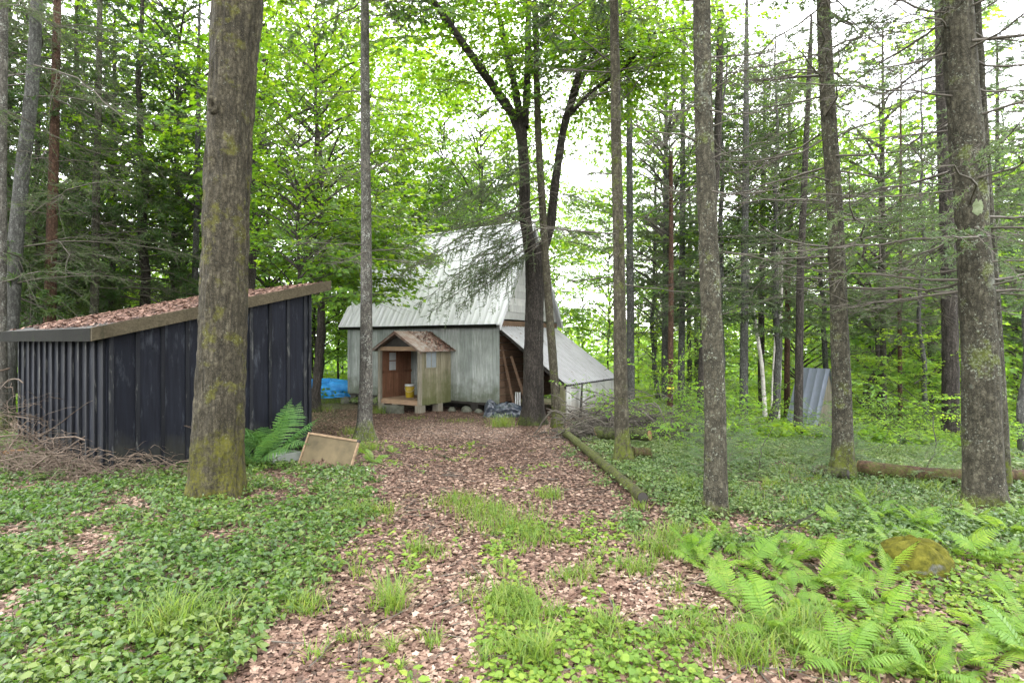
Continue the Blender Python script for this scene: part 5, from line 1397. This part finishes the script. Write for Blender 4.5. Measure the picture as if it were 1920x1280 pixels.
# yellow bucket on the porch floor
b = hp(-2.71, -.75, .092)
bk = empty("bucket", tuple(b), "yellow plastic bucket with a white rim standing on the porch floor", "bucket")
g = Geo(); g.tubes([[(0, 0, 0), (0, 0, .02), (0, 0, .2), (0, 0, .345)]], [[.118, .125, .135, .142]], 28, cap=True); part("body", g, M['yellow'], bk)
g = Geo(); g.tubes([[(0, 0, .335), (0, 0, .36), (0, 0, .395), (0, 0, .40)]], [[.150, .152, .150, .135]], 28, cap=True); part("lid", g, M['white'], bk)
t = np.linspace(0, np.pi, 14); g = Geo(); g.tubes([np.stack([.150 * np.cos(t), -.10 * np.sin(t) - .04, .30 - .13 * np.sin(t)], -1)], .004, 6); part("handle", g, M['white'], bk)
def block(px, py, size, mat, label, rz=.3, dd=0, name="concrete_block"):
    d = hit(px, py) + dd; p = Wp(px, py, d); p[2] = float(G(p[0], p[1])) - .03
    g = Geo(); x, y, z = size; g.box((-x / 2, -y / 2, 0), (x / 2, y / 2, z))
    me = g.mesh(name, [M[mat]]); o = link(name, me, None, tuple(p)); o.rotation_euler = (0, 0, rz)
    bv = o.modifiers.new("edge", 'BEVEL'); bv.width = .012; bv.segments = 2
    tag(o, label, "block")
block(533, 868, (.40, .2, .16), 'pale_block', "pale concrete block under the black shed's right corner", .85, .1)
s_ = hp(-2.85, -1.60, 0); 
def wblock(x, y, size, mat, label, rz=RZ_H, name="concrete_block", cat="block"):
    p = hp(x, y, 0); p[2] = float(G(p[0], p[1])) - .03
    g = Geo(); a, b_, c = size; g.box((-a / 2, -b_ / 2, 0), (a / 2, b_ / 2, c)); o = link(name, g.mesh(name, [M[mat]]), None, tuple(p)); o.rotation_euler = (0, 0, rz)
    bv = o.modifiers.new("edge", 'BEVEL'); bv.width = .015; bv.segments = 2; tag(o, label, cat)
wblock(-2.55, -1.62, (.62, .24, .25), 'concrete', "long mossy concrete block laid as the porch step", RZ_H + .1)
for x, y, s, lab in ((-1.5, -.25, .16, "small stone under the wall just right of the porch"), (-1.0, -.2, .2, "grey stone under the middle of the board wall"), (-.55, -.22, .15, "stone beside the wall's dark right footing"), (-6.25, -.1, .26, "stone at the house's far left corner")):
    p = hp(x, y, 0); p[2] = float(G(p[0], p[1])); lumpy("stone", p, (s * 1.6, s * 1.2, s), 'concrete', lab, "stone", int(s * 100), .15, (24, 12))
# pale plants by the porch
r = np.random.default_rng(15)
for x, y, lab, s in ((-4.15, -.55, "pale leafy hosta clump left of the porch, right of the fir", .9), (-5.3, -.4, "pale leafy clump by the house's left footing", .7), (-5.75, -.2, "small leafy clump at the house's far left corner stone", .5)):
    p = hp(x, y, 0); p[2] = float(G(p[0], p[1]))
    g = Geo(); n = 90; a = r.uniform(0, 6.28, n); rad = r.uniform(.05, .32, n) * s; P = np.stack([np.cos(a) * rad, np.sin(a) * rad, .35 * s * (1 - (rad / (.4 * s)) ** 2) + .02], -1)
    leaf_scatter(g, P, np.stack([np.cos(a) * .5, np.sin(a) * .5, .8 + 0 * a], -1), r.uniform(.10, .18, n) * s ** .5, OVATE, 0, np.clip(.8 + r.normal(0, .2, n), 0, 1), tilt=.4, r=r)
    tag(link("plant", g.mesh("plant", [M['silver_leaf']]), None, tuple(p)), lab, "plant")
# boards and sticks stored in the lean-to
for x, y, z1, tilt, lab in ((.35, .35, 1.75, .18, "grey stick leaning at the log wall inside the lean-to"), (.75, .45, 1.5, .30, "thick plank leaning inside the lean-to behind the forked maple"), (1.5, .5, .95, -.12, "short post standing in the lean-to's dark opening")):
    p = hp(x, y, 0); p[2] = float(G(p[0], p[1])); g = Geo(); g.box((-.04, -.02, 0), (.04, .02, z1 + .2)); o = link("plank", g.mesh("plank", [M['log_wall']]), None, tuple(p)); o.rotation_euler = (.1, -tilt, RZ_H); tag(o, lab, "plank")
for k in range(3):
    p = hp(.42 + .07 * k, .25, -.15); g = Geo(); g.tubes([[(0, 0, -.3), (0, 0, .48)]], .022, 10, cap=True); tag(link("pipe", g.mesh("pipe", [M['white']]), None, tuple(p)), "short white pipe standing at the log wall's foot", "pipe", "white pipes by the log wall")
# dark board leaning on the bleached wall
p = hp(2.30, .55, -.5); p[2] = float(G(p[0], p[1])) - .03; g = Geo(); g.prism([(-.05, 0), (.07, 0), (.12, .95), (.09, 1.0)], -.012, .012); o = link("plank", g.mesh("plank", [M['dark']]), None, tuple(p)); o.rotation_euler = (.0, .0, RZ_H + 1.45); tag(o, "dark pointed board leaning on the bleached lean-to wall", "plank")
# lichen patch on the thick trunk
g = Geo(); zc = Wp(0, 395, 5.5)[2] - rb_f[2]; pc, rc = trunk_at(rb_rows, zc); n_ = 26
a = np.linspace(0, 2 * np.pi, n_, endpoint=False); k_ = 1 + .07 * np.sin(a * 3 + 2) + .10 * np.sin(a * 7 + 1) + .06 * np.sin(a * 11)
th0 = -math.pi / 2 - .28
def on_trunk(da, dz, lift): th = th0 + da; return pc + np.array([math.cos(th) * (rc + lift), math.sin(th) * (rc + lift), dz])
ringo = [on_trunk(.33 * k_[i] * math.cos(a[i]), .075 * k_[i] * math.sin(a[i]), .010) for i in range(n_)]; ringi = [on_trunk(.18 * k_[i] * math.cos(a[i]), .04 * k_[i] * math.sin(a[i]), .016) for i in range(n_)]
g.V.append(np.array(ringo + ringi + [on_trunk(0, 0, .017)])); g.n = 2 * n_ + 1
i_ = np.arange(n_); j_ = np.roll(i_, -1)
g.Fc.append((np.stack([i_, j_, j_ + n_, i_ + n_], 1), 0, np.full(n_, .5), True)); g.Fc.append((np.stack([i_ + n_, j_ + n_, np.full(n_, 2 * n_)], 1), 0, np.full(n_, .5), True))
M['lichen'] = plain("pale_lichen", (.085, .105, .05), (.16, .185, .11), 26, .95)
part("lichen_patch", g, M['lichen'], rb)
